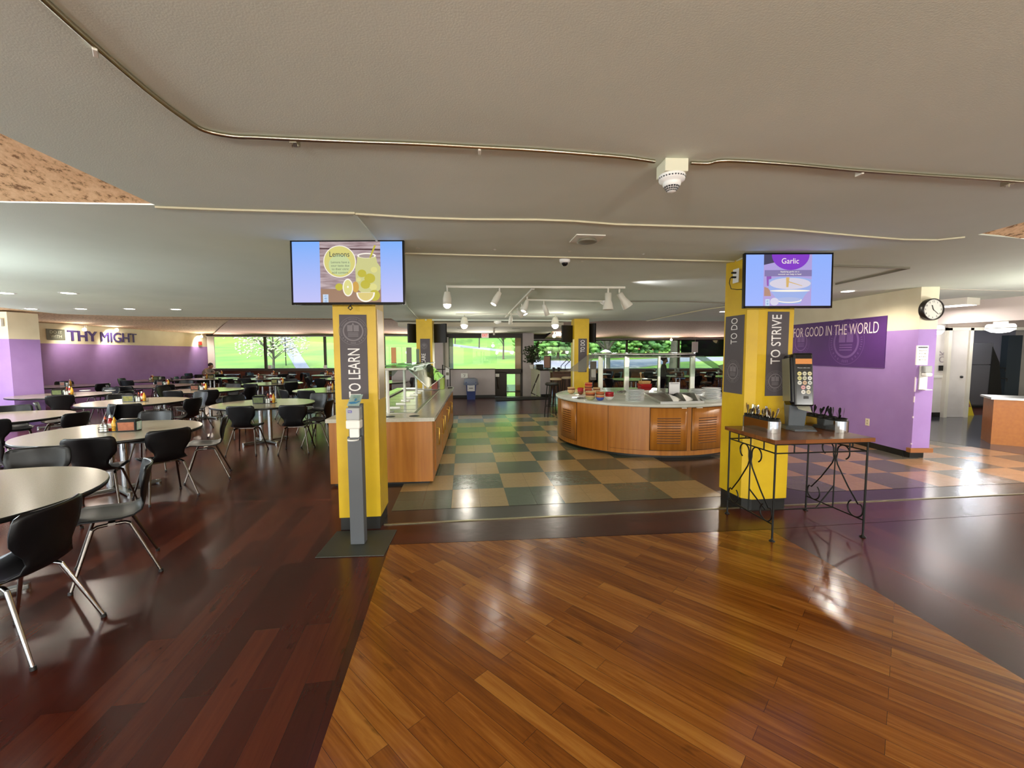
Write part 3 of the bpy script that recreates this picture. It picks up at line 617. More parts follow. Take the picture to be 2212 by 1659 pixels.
m_gcond = mat('grey painted conduit', '77725F', .5)
raceway([(1798,572),(1880,574),(1964,577)], .018, m_gcond, 'grey conduit right of the right screen, upper leg of the V', .02)
raceway([(1964,577),(1890,594),(1806,612)], .018, m_gcond, 'grey conduit right of the right screen, lower leg of the V', .02)
raceway([(1597,657),(1520,668),(1397,692)], .022, m_race, 'cream conduit slanting over the right windows', .02)
raceway([(1350,650),(1480,650),(1592,655)], .018, m_gcond, 'thin grey conduit behind the island, running to the right column', .02)
raceway([(2030,624),(2120,626),(2230,629)], .02, mat('pale seam', 'BFB6A6', .7), 'pale ceiling seam right of the clock', .006)
raceway([(2098,655),(2150,649),(2240,640)], .03, mat('painted crease shadow', '5A554F', .7), 'dark strip painted for the crease shadow above the corridor header', .004)  # dark strip puts the shadow of the ceiling crease into colour
# smoke detector on its square back box, near
p = at(1452, 352, CZ); t = thing('smoke_detector', 'white smoke detector hanging from a square back box on the conduit', 'smoke detector', (p.x, p.y, CZ), TH*.4)
MB().box(-.058, -.058, -.062, .058, .058, 0).build('back_box', mat('cream metal box', 'DDDBC0', .5), t, .003)
MB().lathe([(.064,-.062),(.066,-.068),(.062,-.088),(.046,-.094),(.045,-.098)], seg=28).build('base', m_white_p, t)
b = MB(); b.lathe([(.044,-.094),(.044,-.108),(.038,-.116),(.022,-.140),(.012,-.144),(0.001,-.145)], seg=28); b.build('sensor_cap', m_white_p, t)
b = MB()
for j, (ra, za, rb, zb) in enumerate(((.0375,-.1175,.0335,-.1235), (.0315,-.1265,.0275,-.1325), (.0255,-.135,.0225,-.1395))):
    for k in range(18):
        a0 = 2*PI*(k+.12)/18; a1 = 2*PI*(k+.88)/18; f_ = 1.03
        b.add([(ra*f_*math.cos(a0), ra*f_*math.sin(a0), za), (ra*f_*math.cos(a1), ra*f_*math.sin(a1), za), (rb*f_*math.cos(a1), rb*f_*math.sin(a1), zb-.0008), (rb*f_*math.cos(a0), rb*f_*math.sin(a0), zb-.0008)], [(0,1,2,3)])
for k in range(14):
    a0 = 2*PI*(k+.1)/14; a1 = 2*PI*(k+.85)/14; b.add([(.0655*math.cos(a0), .0655*math.sin(a0), -.074), (.0655*math.cos(a1), .0655*math.sin(a1), -.074), (.0640*math.cos(a1), .0640*math.sin(a1), -.0805), (.0640*math.cos(a0), .0640*math.sin(a0), -.0805)], [(0,1,2,3)])
b.build('vent_slots', m_dark, t)
for (x, y, lab, s_) in ((1304, 656, 'small white smoke detector by the bell-shaped track lamps', .07), (1075, 700, 'far white smoke detector under the entry ceiling', .1)):
    z_ = CZ if y < 680 else 2.44
    p = at(x, y-6, z_); t = thing('smoke_detector', lab, 'smoke detector', (p.x, p.y, z_)); MB().lathe([(s_*.95,0),(s_,-.02),(s_*.8,-.04),(s_*.4,-.07),(0.001,-.075)], seg=20).build('body', m_white_p, t)
p = at(1220, 560, CZ); t = thing('dome_camera', 'small white dome security camera with black eye on the ceiling', 'security camera', (p.x, p.y, CZ))
MB().lathe([(.055,0),(.055,-.02),(.045,-.035),(.034,-.037)], seg=24).build('base', m_white_p, t); MB().lathe([(.033,-.034),(.03,-.052),(.018,-.066),(0.001,-.07)], seg=20).build('dome', m_blackgl, t)
p = at(1268, 515, CZ); t = thing('ceiling_vent', 'square white ceiling diffuser with round centre', 'vent', (p.x, p.y, CZ), TH)
MB().box(-.12, -.12, -.008, .12, .12, 0).build('frame', m_offw, t); MB().lathe([(.07,-.008),(.085,-.03),(.07,-.034),(0.001,-.036)], seg=24).build('diffuser', m_gcond, t)
for x, y, s_ in ((902, 536, 'v'), (1069, 539, '9'), (1231, 543, '8'), (1390, 549, '9'), (1258, 565, '2'), (1234, 583, '1'), (1357, 600, ')')):
    p = at(x, y, CZ-.001); o = txt('ceiling_mark', s_, tuple(p), (-1, 0, 0), (0, 1, 0), None, .05, m_offw, depth=.001)
    tag(o, {'v': 'tiny white V mark on the ceiling right of the lemons screen', '8': 'tiny white figure 8 on the ceiling above the dome camera', '2': 'tiny white figure 2 right of the dome camera', '1': 'tiny white figure 1 below the dome camera', ')': 'tiny white hook mark above the track lamps', '9': 'tiny white figure 9 on the ceiling, %s of two' % ('left' if x < 1200 else 'right')}[s_], 'painted mark')
for x, y in ((997, 709), (1115, 710), (1000, 716), (1104, 716)):
    p = at(x, y, 2.44); t = thing('ceiling_vent', 'slim dark slot in the bright entry ceiling', 'vent', (p.x, p.y, 2.44), group='slots in the entry ceiling'); MB().box(-.14,-.06,-.006,.14,.06,0).build('slot', m_gcond, t)
p = atY(1067, 706, 14.2); t = thing('pull_down_pole', 'short white ceiling stem hanging in front of the exit window', 'stem', (p.x, p.y, 2.44)); MB().tube([(0,0,0),(0,0,-.22)], .035, 10).build('stem', m_offw, t)
# ------------------------------------------------------------------ dining chairs
def chair_proto(name, label, legm):
    t = thing(name, label, 'chair', (0, 0, -50))
    prof = [(.225,.415,.15),(.21,.437,.185),(.15,.448,.208),(.05,.440,.213),(-.05,.430,.205),(-.12,.434,.185),(-.165,.455,.155),(-.185,.495,.135),(-.195,.54,.142),(-.205,.59,.175),(-.215,.64,.205),(-.225,.70,.212),(-.238,.76,.208),(-.244,.785,.198),(-.248,.80,.17)]
    nu = 10; vs = []; fs = []
    for j, (y, z, wd) in enumerate(prof):
        back = min(1, max(0, (z-.47)/.15))
        for i in range(nu+1):
            u = -1+2*i/nu; vs.append((wd*u, y+back*.045*u*u+(1-back)*0, z+(1-back)*.022*u*u*(1 if j > 1 else .3)))
    n = len(prof)
    for j in range(n-1):
        for i in range(nu): fs.append((j*(nu+1)+i, j*(nu+1)+i+1, (j+1)*(nu+1)+i+1, (j+1)*(nu+1)+i))
    b = MB(); b.add(vs, fs, True); o = b.build('shell', m_shell, t)
    so_ = o.modifiers.new('thick', 'SOLIDIFY'); so_.thickness = .011; so_.offset = 0
    dg = bpy.context.evaluated_depsgraph_get(); me = bpy.data.meshes.new_from_object(o.evaluated_get(dg)); o.modifiers.clear(); o.data = me
    for p in me.polygons: p.use_smooth = True
    for sx in (-1, 1):
        for sy in (-1, 1):
            b = MB(); pts = [(sx*.135, sy*.01, .405), (sx*.145, sy*.075, .405), (sx*.155, sy*.10, .392), (sx*.225, sy*.235-.015, .012)]
            b.tube(pts[:3], .0125, 8); b.tube(pts[2:], .0125, 8, .009)
            lg_ = b.build('leg', legm, t); g = MB(); g.tube([(sx*.2245, sy*.2343-.015, .02), (sx*.226, sy*.237-.015, 0)], .014, 8); g.build('foot', m_black, lg_)
    b = MB(); b.box(-.15, -.02, .398, .15, .02, .416); b.build('frame', legm, t)
    return t
m_legd = mat('darkened chrome tube', '6E655E', .25, metal=1.)  # chrome legs, their backlit darkness put into this colour
ch_dark = chair_proto('dining_chair', 'x', m_legd); ch_chr = chair_proto('dining_chair', 'x', m_chrome)
used = set()
def chair(x, y, deg, label, group, chrome=False):
    p = ch_chr if chrome else ch_dark; rz = math.radians(deg-90)
    if id(p) not in used:
        used.add(id(p)); p.location = (x, y, 0); p.rotation_euler = (0, 0, rz); p['label'] = label; p['group'] = group; return p
    return dup(p, None, label, (x, y, 0), rz, group)
# ------------------------------------------------------------------ round tables
m_lam = mat('beige speckled laminate', 'A09780', .2, noise=(160, '958C76'))
m_edge = mat('black table edge', '121110', .3)
RT = .84
def table_proto():
    t = thing('round_table', 'x', 'table', (0, 0, -50))
    MB().lathe([(0.001, .72), (RT-.004, .72)], seg=56, smooth=False).build('tabletop', m_lam, t)
    MB().lathe([(RT-.03, .684), (RT-.004, .688), (RT, .70), (RT, .712), (RT-.004, .7199), (.001, .7199)], seg=56).build('edge_band', m_edge, t)
    for s in (-1, 1):
        MB().tube([(s*.085, 0, .03), (s*.085, 0, .69)], .038, 14).build('column', m_chrome, t)
        b = MB(); b.T = Matrix.Rotation(s*PI/4+.2, 4, 'Z'); b.box(-.40, -.03, .012, .40, .03, .045)
        ft = b.build('foot_bar', m_dsteel, t, .006)
        for q in (-.38, .38):
            g = MB(); g.T = b.T.copy(); g.tube([(q, 0, 0), (q, 0, .05)], .028, 10); g.build('leveller', m_chrome, ft)
    MB().box(-.2, -.12, .66, .2, .12, .686).build('mounting_plate', m_dark, t)
    return t
tp = table_proto(); tfirst = [True]
def table(x, y, label, rz=0.):
    if tfirst[0]:
        tfirst[0] = False; tp.location = (x, y, 0); tp.rotation_euler = (0, 0, rz); tp['label'] = label; tp['group'] = 'round dining tables'; return tp
    return dup(tp, None, label, (x, y, 0), rz, 'round dining tables')
# ------------------------------------------------------------------ things on the tables
m_nap = mat('white paper napkins', 'F0F2EE', .8); m_ad = {}
def admat(k):
    cs = [('8A4A2A', 'A8623E'), ('4E5A2C', '8A7A2C'), ('7A3A20', '2F2A20'), ('56602E', '3C4A24')]
    c = cs[k % 4]; return mat('printed menu card %d' % (k % 4), c[0], .5, noise=(22, c[1]))
def nap_proto(k):
    t = thing('napkin_dispenser', 'x', 'napkin dispenser', (0, 0, -50))
    b = MB(); b.add([(-.095,-.06,0),(.095,-.06,0),(.095,.06,0),(-.095,.06,0),(-.10,-.065,.12),(.10,-.065,.12),(.10,.065,.12),(-.10,.065,.12),(-.085,-.03,.145),(.085,-.03,.145),(.085,.03,.145),(-.085,.03,.145)],
        [(0,3,2,1),(0,1,5,4),(1,2,6,5),(2,3,7,6),(3,0,4,7),(4,5,9,8),(5,6,10,9),(6,7,11,10),(7,4,8,11),(8,9,10,11)]); b.build('body', m_blackgl, t, .004)
    for s in (-1, 1):
        b = MB(); b.add([(-.078,s*.0615,.015),(.078,s*.0615,.015),(.082,s*.0655,.11),(-.082,s*.0655,.11)], [(0,1,2,3) if s < 0 else (3,2,1,0)]); b.build('menu_card', admat(k), t)
        b = MB(); b.add([(s*.0965,-.045,.012),(s*.0965,.045,.012),(s*.1015,.05,.112),(s*.1015,-.05,.112)], [(0,1,2,3) if s > 0 else (3,2,1,0)]); o = b.build('faceplate', mat('mint white plastic', 'CFE6DA', .3), t)
        b = MB(); b.add([(s*.0985,-.02,.03),(s*.0985,.02,.03),(s*.102,.022,.095),(s*.102,-.022,.095)], [(0,1,2,3) if s > 0 else (3,2,1,0)]); b.build('napkin', m_nap, o)
    return t
np_ = [nap_proto(k) for k in range(4)]; nu_ = set()
def bottle_proto(name, cat, body, cap, h=.18, r=.028, labelm=None):
    t = thing(name, 'x', cat, (0, 0, -50))
    MB().lathe([(r*.9,0),(r,.01),(r,h*.55),(r*.75,h*.72),(r*.45,h*.80)], seg=14).build('body', body, t)
    MB().lathe([(r*.45,h*.80),(r*.42,h*.86),(r*.15,h*.98),(0.001,h)], seg=12).build('cap', cap, t)
    if labelm: MB().lathe([(r*1.02,h*.18),(r*1.02,h*.46)], seg=14).build('paper_label', labelm, t)
    return t
pr = {'ketchup': bottle_proto('ketchup_bottle', 'bottle', mat('ketchup red', '8E1712', .25), m_white_p, .19, .03, m_nap),
      'mustard': bottle_proto('mustard_bottle', 'bottle', mat('mustard yellow', 'C9921E', .3), mat('mustard yellow cap', 'D9A21C', .3), .165, .027),
      'brown': bottle_proto('sauce_bottle', 'bottle', mat('brown sauce', '40180C', .2), mat('orange cap', 'B4481C', .4), .17, .025, m_nap)}
def shaker_proto():
    t = thing('shaker', 'x', 'shaker', (0, 0, -50)); MB().lathe([(.018,0),(.02,.005),(.017,.05),(.016,.06)], seg=10).build('body', m_white_p, t)
    MB().lathe([(.017,.06),(.0175,.075),(.01,.084),(.001,.086)], seg=10).build('cap', m_chrome, t); return t
pr['shaker'] = shaker_proto()
def caddy_proto():
    t = thing('condiment_caddy', 'x', 'caddy', (0, 0, -50))
    MB().box(-.085, -.05, 0, .085, .05, .008).build('base', m_dark, t)
    b = MB()
    for z in (.035, .06): b.tube([(-.085,-.05,z),(.085,-.05,z),(.085,.05,z),(-.085,.05,z),(-.085,-.05,z)], .0025, 5)
    for x in (-.085, 0, .085):
        for y in (-.05, .05): b.tube([(x,y,0),(x,y,.06)], .0025, 5)
    b.tube([(0,-.05,.06),(0,-.03,.16),(0,.03,.16),(0,.05,.06)], .003, 5); b.build('wire_rack', m_iron, t); return t
pr['caddy'] = caddy_proto()
def put(key, x, y, z, rz, label, group):
    p = pr[key] if isinstance(key, str) else np_[key]
    if id(p) not in nu_:
        nu_.add(id(p)); p.location = (x, y, z); p.rotation_euler = (0, 0, rz); p['label'] = label; p['group'] = group; return p
    return dup(p, None, label, (x, y, z), rz, group)
def setting_(cx, cy, where, k, rz, order=1, gap=.19):
    "a napkin dispenser with a caddy of sauces and shakers beside it"
    d = Vector((math.cos(rz), math.sin(rz), 0)); n = Vector((-d.y, d.x, 0)); Z = .721
    put(k % 4, cx, cy, Z, rz, 'black napkin dispenser on the '+where, 'napkin dispensers on the dining tables')
    q = Vector((cx, cy, 0))+d*gap*order
    put('caddy', q.x, q.y, Z, rz, 'black wire condiment rack on the '+where, 'condiment racks on the dining tables')
    for key, a, c, nm in (('ketchup', .0, .012, 'red ketchup bottle'), ('mustard', .052, -.01, 'yellow mustard bottle'), ('brown', -.052, .018, 'dark sauce bottle')):
        r_ = q+d*a+n*c; put(key, r_.x, r_.y, Z+.009, 0, nm+' in the rack on the '+where, nm+'s in the table racks')
    for a, c in ((-.06, -.03), (-.018, -.032)):
        r_ = q+d*a+n*c; o = put('shaker', r_.x, r_.y, Z+.009, 0, 'small shaker in the rack on the '+where, 'shakers in the rack on the '+where)
# tables: x, y, how to find it, napkin yaw / kind / caddy side, chairs [(x, y, facing degrees, position)]
def ring(cx, cy, angs, r=.98):
    nm = {0:'right side', 45:'far right side', 90:'far side', 135:'far left side', 180:'left side', 225:'near left side', 270:'near side', 315:'near right side'}
    out = []
    for a in angs:
        r_ = r+random.uniform(-.10, .16); ja = a+random.uniform(-9, 9)
        out.append((cx+r_*math.cos(math.radians(ja)), cy+r_*math.sin(math.radians(ja)), ja+180+random.uniform(-12, 12), nm[min(nm, key=lambda q: abs(q-a))]))
    return out
# (x, y, name, dispenser centre or None, yaw, kind, order, chairs)
T = []
T.append((-3.62, 2.55, 'nearest table at the left edge', None, [(-2.75, 2.27, 188, 'near right side'), (-2.97, 3.08, 222, 'right side'), (-4.1, 3.55, 300, 'far side')], True))
T.append((-4.69, 4.98, 'table with the brown-panelled napkin box', ((-4.52, 4.98), .25, 0, -1), [(-3.95, 4.75, 148, 'near right side'), (-4.02, 5.52, 212, 'right side'), (-4.30, 4.36, 116, 'near side'), (-5.38, 4.62, 60, 'left side'), (-5.1, 5.95, 290, 'far side')], False))
T.append((-4.54, 7.77, 'clear-standing table left of the yellow column', ((-4.62, 7.75), .2, 3, 1), [(-4.36, 6.93, 99, 'near left side'), (-3.60, 7.04, 104, 'near right side'), (-3.46, 7.55, 184, 'right side'), (-5.35, 8.3, 330, 'far left side'), (-4.1, 8.7, 255, 'far side')], False))
T.append((-7.46, 6.07, 'bare table at the left edge', None, ring(-7.46, 6.07, (0, 45, 225, 315, 135)), False))
T.append((-7.25, 8.15, 'table with the green-panelled napkin box', ((-7.3, 8.1), .2, 1, 1), [(-6.55, 7.25, 120, 'near right side'), (-6.2, 8.0, 175, 'right side'), (-8.05, 7.45, 45, 'near left side'), (-8.1, 8.8, 320, 'far left side'), (-6.9, 9.15, 255, 'far side')], False))
T.append((-10.15, 9.55, 'table beside the lavender pillar', ((-10.15, 9.5), .3, 3, 1), ring(-10.15, 9.55, (225, 0, 90, 315)), False))
T.append((-7.75, 10.75, 'half-way table before the first window', ((-8.0, 10.75), .1, 2, 1), ring(-7.75, 10.75, (0, 180, 270, 90, 315)), False))
T.append((-4.60, 10.70, 'yellow-lit table behind the clear-standing one', ((-4.35, 10.65), .15, 3, -1), ring(-4.6, 10.7, (315, 180, 270, 45, 225)), False))
far = [(-7.37, 13.1, 'mid-room table below the second window', 1), (-10.21, 12.35, 'table right of the wall lettering', 2), (-13.0, 12.3, 'dark corner table behind the pillar table', 0),
       (-12.45, 14.9, 'purple wall table, third from the corner', 3), (-11.2, 15.9, 'sunlit table near the purple wall end', 1), (-9.3, 15.7, 'pale table below the blossoming tree', 2),
       (-6.3, 15.6, 'table in line with the footpath window', 0), (-4.2, 13.6, 'far back table beside the yellow column', 1), (-12.9, 18.6, 'farthest table in the left window corner', 3),
       (-10.3, 18.5, 'window-side table below the first mullion', 2), (-7.7, 18.3, 'window-side table below the footpath', 0), (-5.2, 18.2, 'window-side table below the second mullion', 1)]
for i, (x, y, nm, k) in enumerate(far):
    T.append((x, y, nm, ((x+random.uniform(-.1, .1), y), random.uniform(-.3, .4), k, random.choice((-1, 1))), ring(x, y, random.sample((0, 45, 90, 135, 180, 225, 270, 315), 5)), False))
for (x, y, nm, disp, chs, chrome) in T:
    table(x, y, 'round '+nm, random.uniform(-.2, .2))
    if disp: setting_(disp[0][0], disp[0][1], nm, disp[2], disp[1], disp[3])
    for j, (cx, cy, f_, pos) in enumerate(chs):
        chair(cx, cy, f_, 'black chair at the %s of the %s' % (pos, nm), 'black shell chairs of the dining room', chrome and j == 0)
# two pale plates left on the pillar table
for k, (px, py) in enumerate(((184, 845), (238, 845))):
    p = at(px, py, .722); o = MB().lathe([(0.001,0),(.06,0),(.105,.02),(.103,.024),(.06,.006),(.001,.006)], seg=24).build('plate', mat('white china', 'E8ECEC', .25)); o.location = (p.x, p.y, .722)
    tag(o, 'pale plate left on the table beside the lavender pillar, %s of two' % ('left', 'right')[k], 'plate')
# bottles: right-hand dining area
R_T = [(8.15, 16.0, 'white table by the purple corner'), (4.15, 14.5, 'table between the left island posts'), (6.4, 16.4, 'table behind the standing person'), (3.4, 18.3, 'far table behind the second yellow column'), (6.6, 19.2, 'far table under the right windows'), (9.3, 19.0, 'far table in the right corner')]
for i, (x, y, nm) in enumerate(R_T):
    table(x, y, 'round '+nm, .3)
    if i not in (1,): setting_(x, y, nm, i, .3)
    for (cx, cy, f_, pos) in ring(x, y, random.sample((0, 45, 90, 135, 180, 225, 270, 315), 5)): chair(cx, cy, f_, 'black chair at the %s of the %s' % (pos, nm), 'black shell chairs behind the island')
# ------------------------------------------------------------------ columns
UP = Vector((0, 0, 1))
def frame_col(x, y, rz): return Matrix.Translation((x, y, 0)) @ Matrix.Rotation(rz, 4, 'Z')
def column(label, x, y, rz, wd, dp, ch=0.):
    t = thing('column', label, 'column', (x, y, 0), rz)
    b = MB()
    pts = [(-wd/2, 0), (wd/2, 0), (wd/2, dp), (-wd/2, dp)] if not ch else [(-wd/2, 0), (wd/2, 0), (wd/2+.01, dp), (-wd/2-ch, dp+.03), (-wd/2-ch, ch*.9)]
    b.prism(pts, .12, CZ).build('shaft', m_yellow, t)
    c = Vector((0, dp/2, 0)); MB().prism([(c.x+(p[0]-c.x)*.95, c.y+(p[1]-c.y)*.95) for p in pts], 0, .12).build('base', m_black, t)
    return t
def emblem(parent, org, ux, uz, r, m, part='emblem', half=None):
    "round seal: two rings, lettering ticks, an open book on a shield, stars"
    ux = Vector(ux).normalized(); uz = Vector(uz).normalized(); n = ux.cross(uz)*.0012; O = Vector(org)+n; b = MB()
    def P(a, c): return tuple(O+ux*a+uz*c)
    def ringp(r0_, r1_, a0=0, a1=2*PI, seg=40):
        for k in range(seg):
            s, e = a0+(a1-a0)*k/seg, a0+(a1-a0)*(k+1)/seg
            if half and (math.cos((s+e)/2)*r1_ > half[1] or math.cos((s+e)/2)*r1_ < half[0]): continue
            b.add([P(r0_*math.cos(s), r0_*math.sin(s)), P(r1_*math.cos(s), r1_*math.sin(s)), P(r1_*math.cos(e), r1_*math.sin(e)), P(r0_*math.cos(e), r0_*math.sin(e))], [(0,1,2,3)])
    ringp(r*.98, r); ringp(r*.62, r*.72)
    def q(x0, y0, x1, y1):
        if half and (max(x0, x1)*r > half[1] or min(x0, x1)*r < half[0]): return
        b.add([P(x0*r,y0*r), P(x1*r,y0*r), P(x1*r,y1*r), P(x0*r,y1*r)], [(0,1,2,3)])
    q(-.40, -.02, -.03, .42); q(.03, -.02, .40, .42)
    for k in range(3): q(-.36, -.16-.11*k, .36, -.11-.11*k)
    if not half: b.add([P(-.1*r, .42*r), P(.1*r, .42*r), P(0, .6*r)], [(0,1,2)])
    for k in range(34):
        a = PI*(-.12)+k*(PI*1.24)/33
        if k % 7 == 6: continue
        ringp(r*.80, r*.90, a-.018, a+.018, 1)
        
    for a in (-.2*PI, -.27*PI, -.34*PI, -.66*PI, -.73*PI, -.8*PI):
        for k in range(5): ringp(r*.80, r*.9, a-.04+k*.016, a-.04+(k+.7)*.016, 1)
    for k in range(4): ringp(r*.79, r*.91, -.5*PI-.2+k*.11, -.5*PI-.15+k*.11, 1)
    return b.build(part, m, parent)
def banner(label, col, xl, y, z0, z1, w_, ux, uz_n, text, tz0, tz1, tw, toff=0., em=None, er=.1):
    "vertical grey banner fixed to a column face; text reads upwards"
    t = thing('banner', label, 'banner', tuple(col.location), col.rotation_euler.z)
    ux = Vector(ux).normalized(); n = ux.cross(UP); o = Vector((xl, y, 0))+n*.002; b = MB()
    A = o-ux*w_/2; B = o+ux*w_/2
    b.add([tuple(A+UP*z0), tuple(B+UP*z0), tuple(B+UP*z1), tuple(A+UP*z1)]+[tuple(A+n*.003+UP*z0), tuple(B+n*.003+UP*z0), tuple(B+n*.003+UP*z1), tuple(A+n*.003+UP*z1)], [(4,5,6,7),(0,3,2,1),(0,1,5,4),(1,2,6,5),(2,3,7,6),(3,0,4,7)])
    b.build('panel', m_grey_ban, t)
    txt('lettering', text, tuple(o+n*.0035+ux*toff+UP*(tz0+tz1)/2), UP, -ux, tz1-tz0, tw, m_bantxt, t, bold=.004)
    if em: emblem(t, tuple(o+n*.0035+UP*em+ux*(toff*.6)), tuple(ux), (0,0,1), er, m_seal)
    return t
RL = math.atan2(.038, .358)
cl = column('near left yellow column carrying the lemons screen', -1.40, 3.82, RL, .37, .37)
banner('grey TO LEARN banner on the left yellow column', cl, -.012, 0, 1.21, 1.965, .235, (1,0,0), None, 'TO LEARN', 1.225, 1.665, .105, .0, 1.82, .125)
MB().box(.186, .04, 1.20, .192, .30, 2.02).build('side_panel', mat('pale brushed metal panel', 'BFA98C', .35, metal=.6), cl)
RR = math.atan2(.048, .376)
cr_ = column('near right yellow column carrying the garlic screen', 2.63, 4.27, RR, .385, .40, .075)
banner('grey TO STRIVE banner on the front of the right column', cr_, .022, 0, 1.18, 2.02, .235, (1,0,0), None, 'TO STRIVE', 1.50, 1.99, .105, -.02, 1.33, .105)
# left chamfered face of the right column
fx = Vector((.075, -.0675-.0, 0)); 
t = thing('banner', 'grey TO DO banner on the left face of the right column', 'banner', tuple(cr_.location), cr_.rotation_euler.z)
A = Vector((-.385/2-.075, .0675, 0)); 
# the left face runs back from the front edge
Lx = Vector((.0, -1, 0)); o = Vector((-.385/2-.0775, .25, 0))
b = MB(); b.box(-.385/2-.081, .10, 1.19, -.385/2-.0755, .40, 2.0); b.build('panel', m_grey_ban, t)
txt('lettering', 'TO DO', (-.2745, .25, 1.84), UP, (0, 1, 0), .27, .10, m_bantxt, t, depth=.002, bold=-.008)
emblem(t, (-.2745, .25, 1.42), (0,-1,0), (0,0,1), .12, m_seal)
c2 = column('far yellow column with the TO CARE banner, left of the exit window', (918-1106)/920*11.9, 11.9, .06, .44, .44)
banner('grey TO CARE banner on the far left yellow column', c2, .02, 0, 1.10, 2.03, .27, (1,0,0), None, 'TO CARE', 1.13, 1.62, .11, -.05, 1.83, .10)
c3 = column('far yellow column with the TO DO banner behind the island', (1256-1106)/920*12.0, 12.0, .06, .42, .44)
MB().box(-.245, -.02, .12, -.21, .06, 2.0).build('corner_guard', mat('pale corner guard', 'E8D9A0', .4), c3)
banner('grey TO DO banner on the far right yellow column', c3, .03, 0, 1.08, 2.02, .24, (1,0,0), None, 'TO DO', 1.64, 1.98, .12, .0)
for c_, nm, xs in ((c2, 'far left', ((-.34, .50, .18), (.42, .50, .42))), (c3, 'far right', ((-.37, .45, .36), (.30, .5, .16)))):
    for (x, h, w_), sd in zip(xs, ('left', 'right')):
        t = thing('television', 'black television seen from behind on the %s side of the %s yellow column' % (sd, nm), 'television', tuple(c_.matrix_basis @ Vector((x, .12, 1.93))) if False else (c_.location.x+x, c_.location.y+.15, 1.92))
        t.rotation_euler = (0, 0, (.9 if sd == 'left' else -.5) if nm == 'far left' else (.5 if sd == 'left' else -.9))
        W_ = {.18: .36, .42: .42, .36: .40, .16: .3}[w_]
        MB().box(-W_/2, -.03, 0, W_/2, .03, h+.03).build('screen_back', mat('black television case', '151310', .45), t, .004)
        MB().tube([(0, .03, h/2), (0, .12, h/2)], .03, 8).build('bracket', m_dark, t)
# ------------------------------------------------------------------ the two lit screens
def screen_mat(name, c, es=1.): return mat('screen '+name, '000000', .3, emit=c, es=es)
def poly2(part, T_, pts, m, par, lift):
    b = MB(); vs = [tuple(T_ @ Vector((x, -lift, z))) for x, z in pts]; b.add(vs, [tuple(range(len(vs)))]); return b.build(part, m, par)
def ell(cx, cz, rx, rz_, a0=0, a1=2*PI, n=32): return [(cx+rx*math.cos(a0+(a1-a0)*k/n), cz+rz_*math.sin(a0+(a1-a0)*k/n)) for k in range(n)]
def grad_mat(name, c0, c1, axis=2, z0=-.25, z1=.25, es=1., nz=0.):
    m = bpy.data.materials.new(name); m.use_nodes = True; nt = m.node_tree; b_ = nt.nodes['Principled BSDF']; b_.inputs['Base Color'].default_value = (0,0,0,1); b_.inputs['Roughness'].default_value = .3
    tc = nt.nodes.new('ShaderNodeTexCoord'); sp = nt.nodes.new('ShaderNodeSeparateXYZ'); mr = nt.nodes.new('ShaderNodeMapRange'); cr = nt.nodes.new('ShaderNodeValToRGB')
    mr.inputs[1].default_value = z0; mr.inputs[2].default_value = z1; cr.color_ramp.elements[0].color = lin(c0); cr.color_ramp.elements[1].color = lin(c1)
    nt.links.new(tc.outputs['Object'], sp.inputs[0]); nt.links.new(sp.outputs[axis], mr.inputs[0]); nt.links.new(mr.outputs[0], cr.inputs[0])
    nt.links.new(cr.outputs[0], b_.inputs['Emission Color']); b_.inputs['Emission Strength'].default_value = es; return m
def tv(label, loc, rz, W_, H_, tilt=.0):
    t = thing('television', label, 'television', loc, rz); t.rotation_euler = (tilt, 0, rz)
    b = MB(); b.box(-W_/2, 0, -H_/2, W_/2, .035, H_/2); b.build('case', m_blackgl, t, .003)
    b = MB(); f_ = .014
    for q in ((-W_/2, -H_/2, W_/2, -H_/2+.02), (-W_/2, H_/2-f_, W_/2, H_/2), (-W_/2, -H_/2, -W_/2+f_, H_/2), (W_/2-f_, -H_/2, W_/2, H_/2)): b.box(q[0], -.004, q[1], q[2], .0, q[3])
    b.build('bezel', m_blackgl, t)
    MB().box(-.16, .035, -.14, .16, .09, .14).build('wall_mount', m_dark, t)
    return t
I4 = Matrix()
p = at(750, 590, 2.3)
TVY = 3.66; a = atY(625, 517, TVY); b_ = atY(875, 522, TVY); c = atY(876, 661, TVY)
W_ = (b_-a).length*.985; H_ = a.z-atY(636, 658, TVY).z
t = tv('wall screen on the left column showing lemonade and the word Lemons', ((a.x+c.x)/2, TVY, (a.z+c.z)/2+.004), .0, W_, H_, -.02)
hw, hh_ = W_/2-.014, H_/2-.016; LL = lambda x: -hw+2*hw*x; ZZ = lambda z: hh_-2*hh_*z
scr = t
def sp_(part, pts, m, lift=.002): return poly2(part, I4, [(LL(x), ZZ(z)) for x, z in pts][::-1], m, scr, lift)
blue = grad_mat('screen blue glow', 'BFC0F4', '7FB0FA', es=1.0)
sp_('side_band', [(0,0),(.25,0),(.25,1),(0,1)], blue); sp_('side_band', [(.80,0),(1,0),(1,1),(.80,1)], blue)
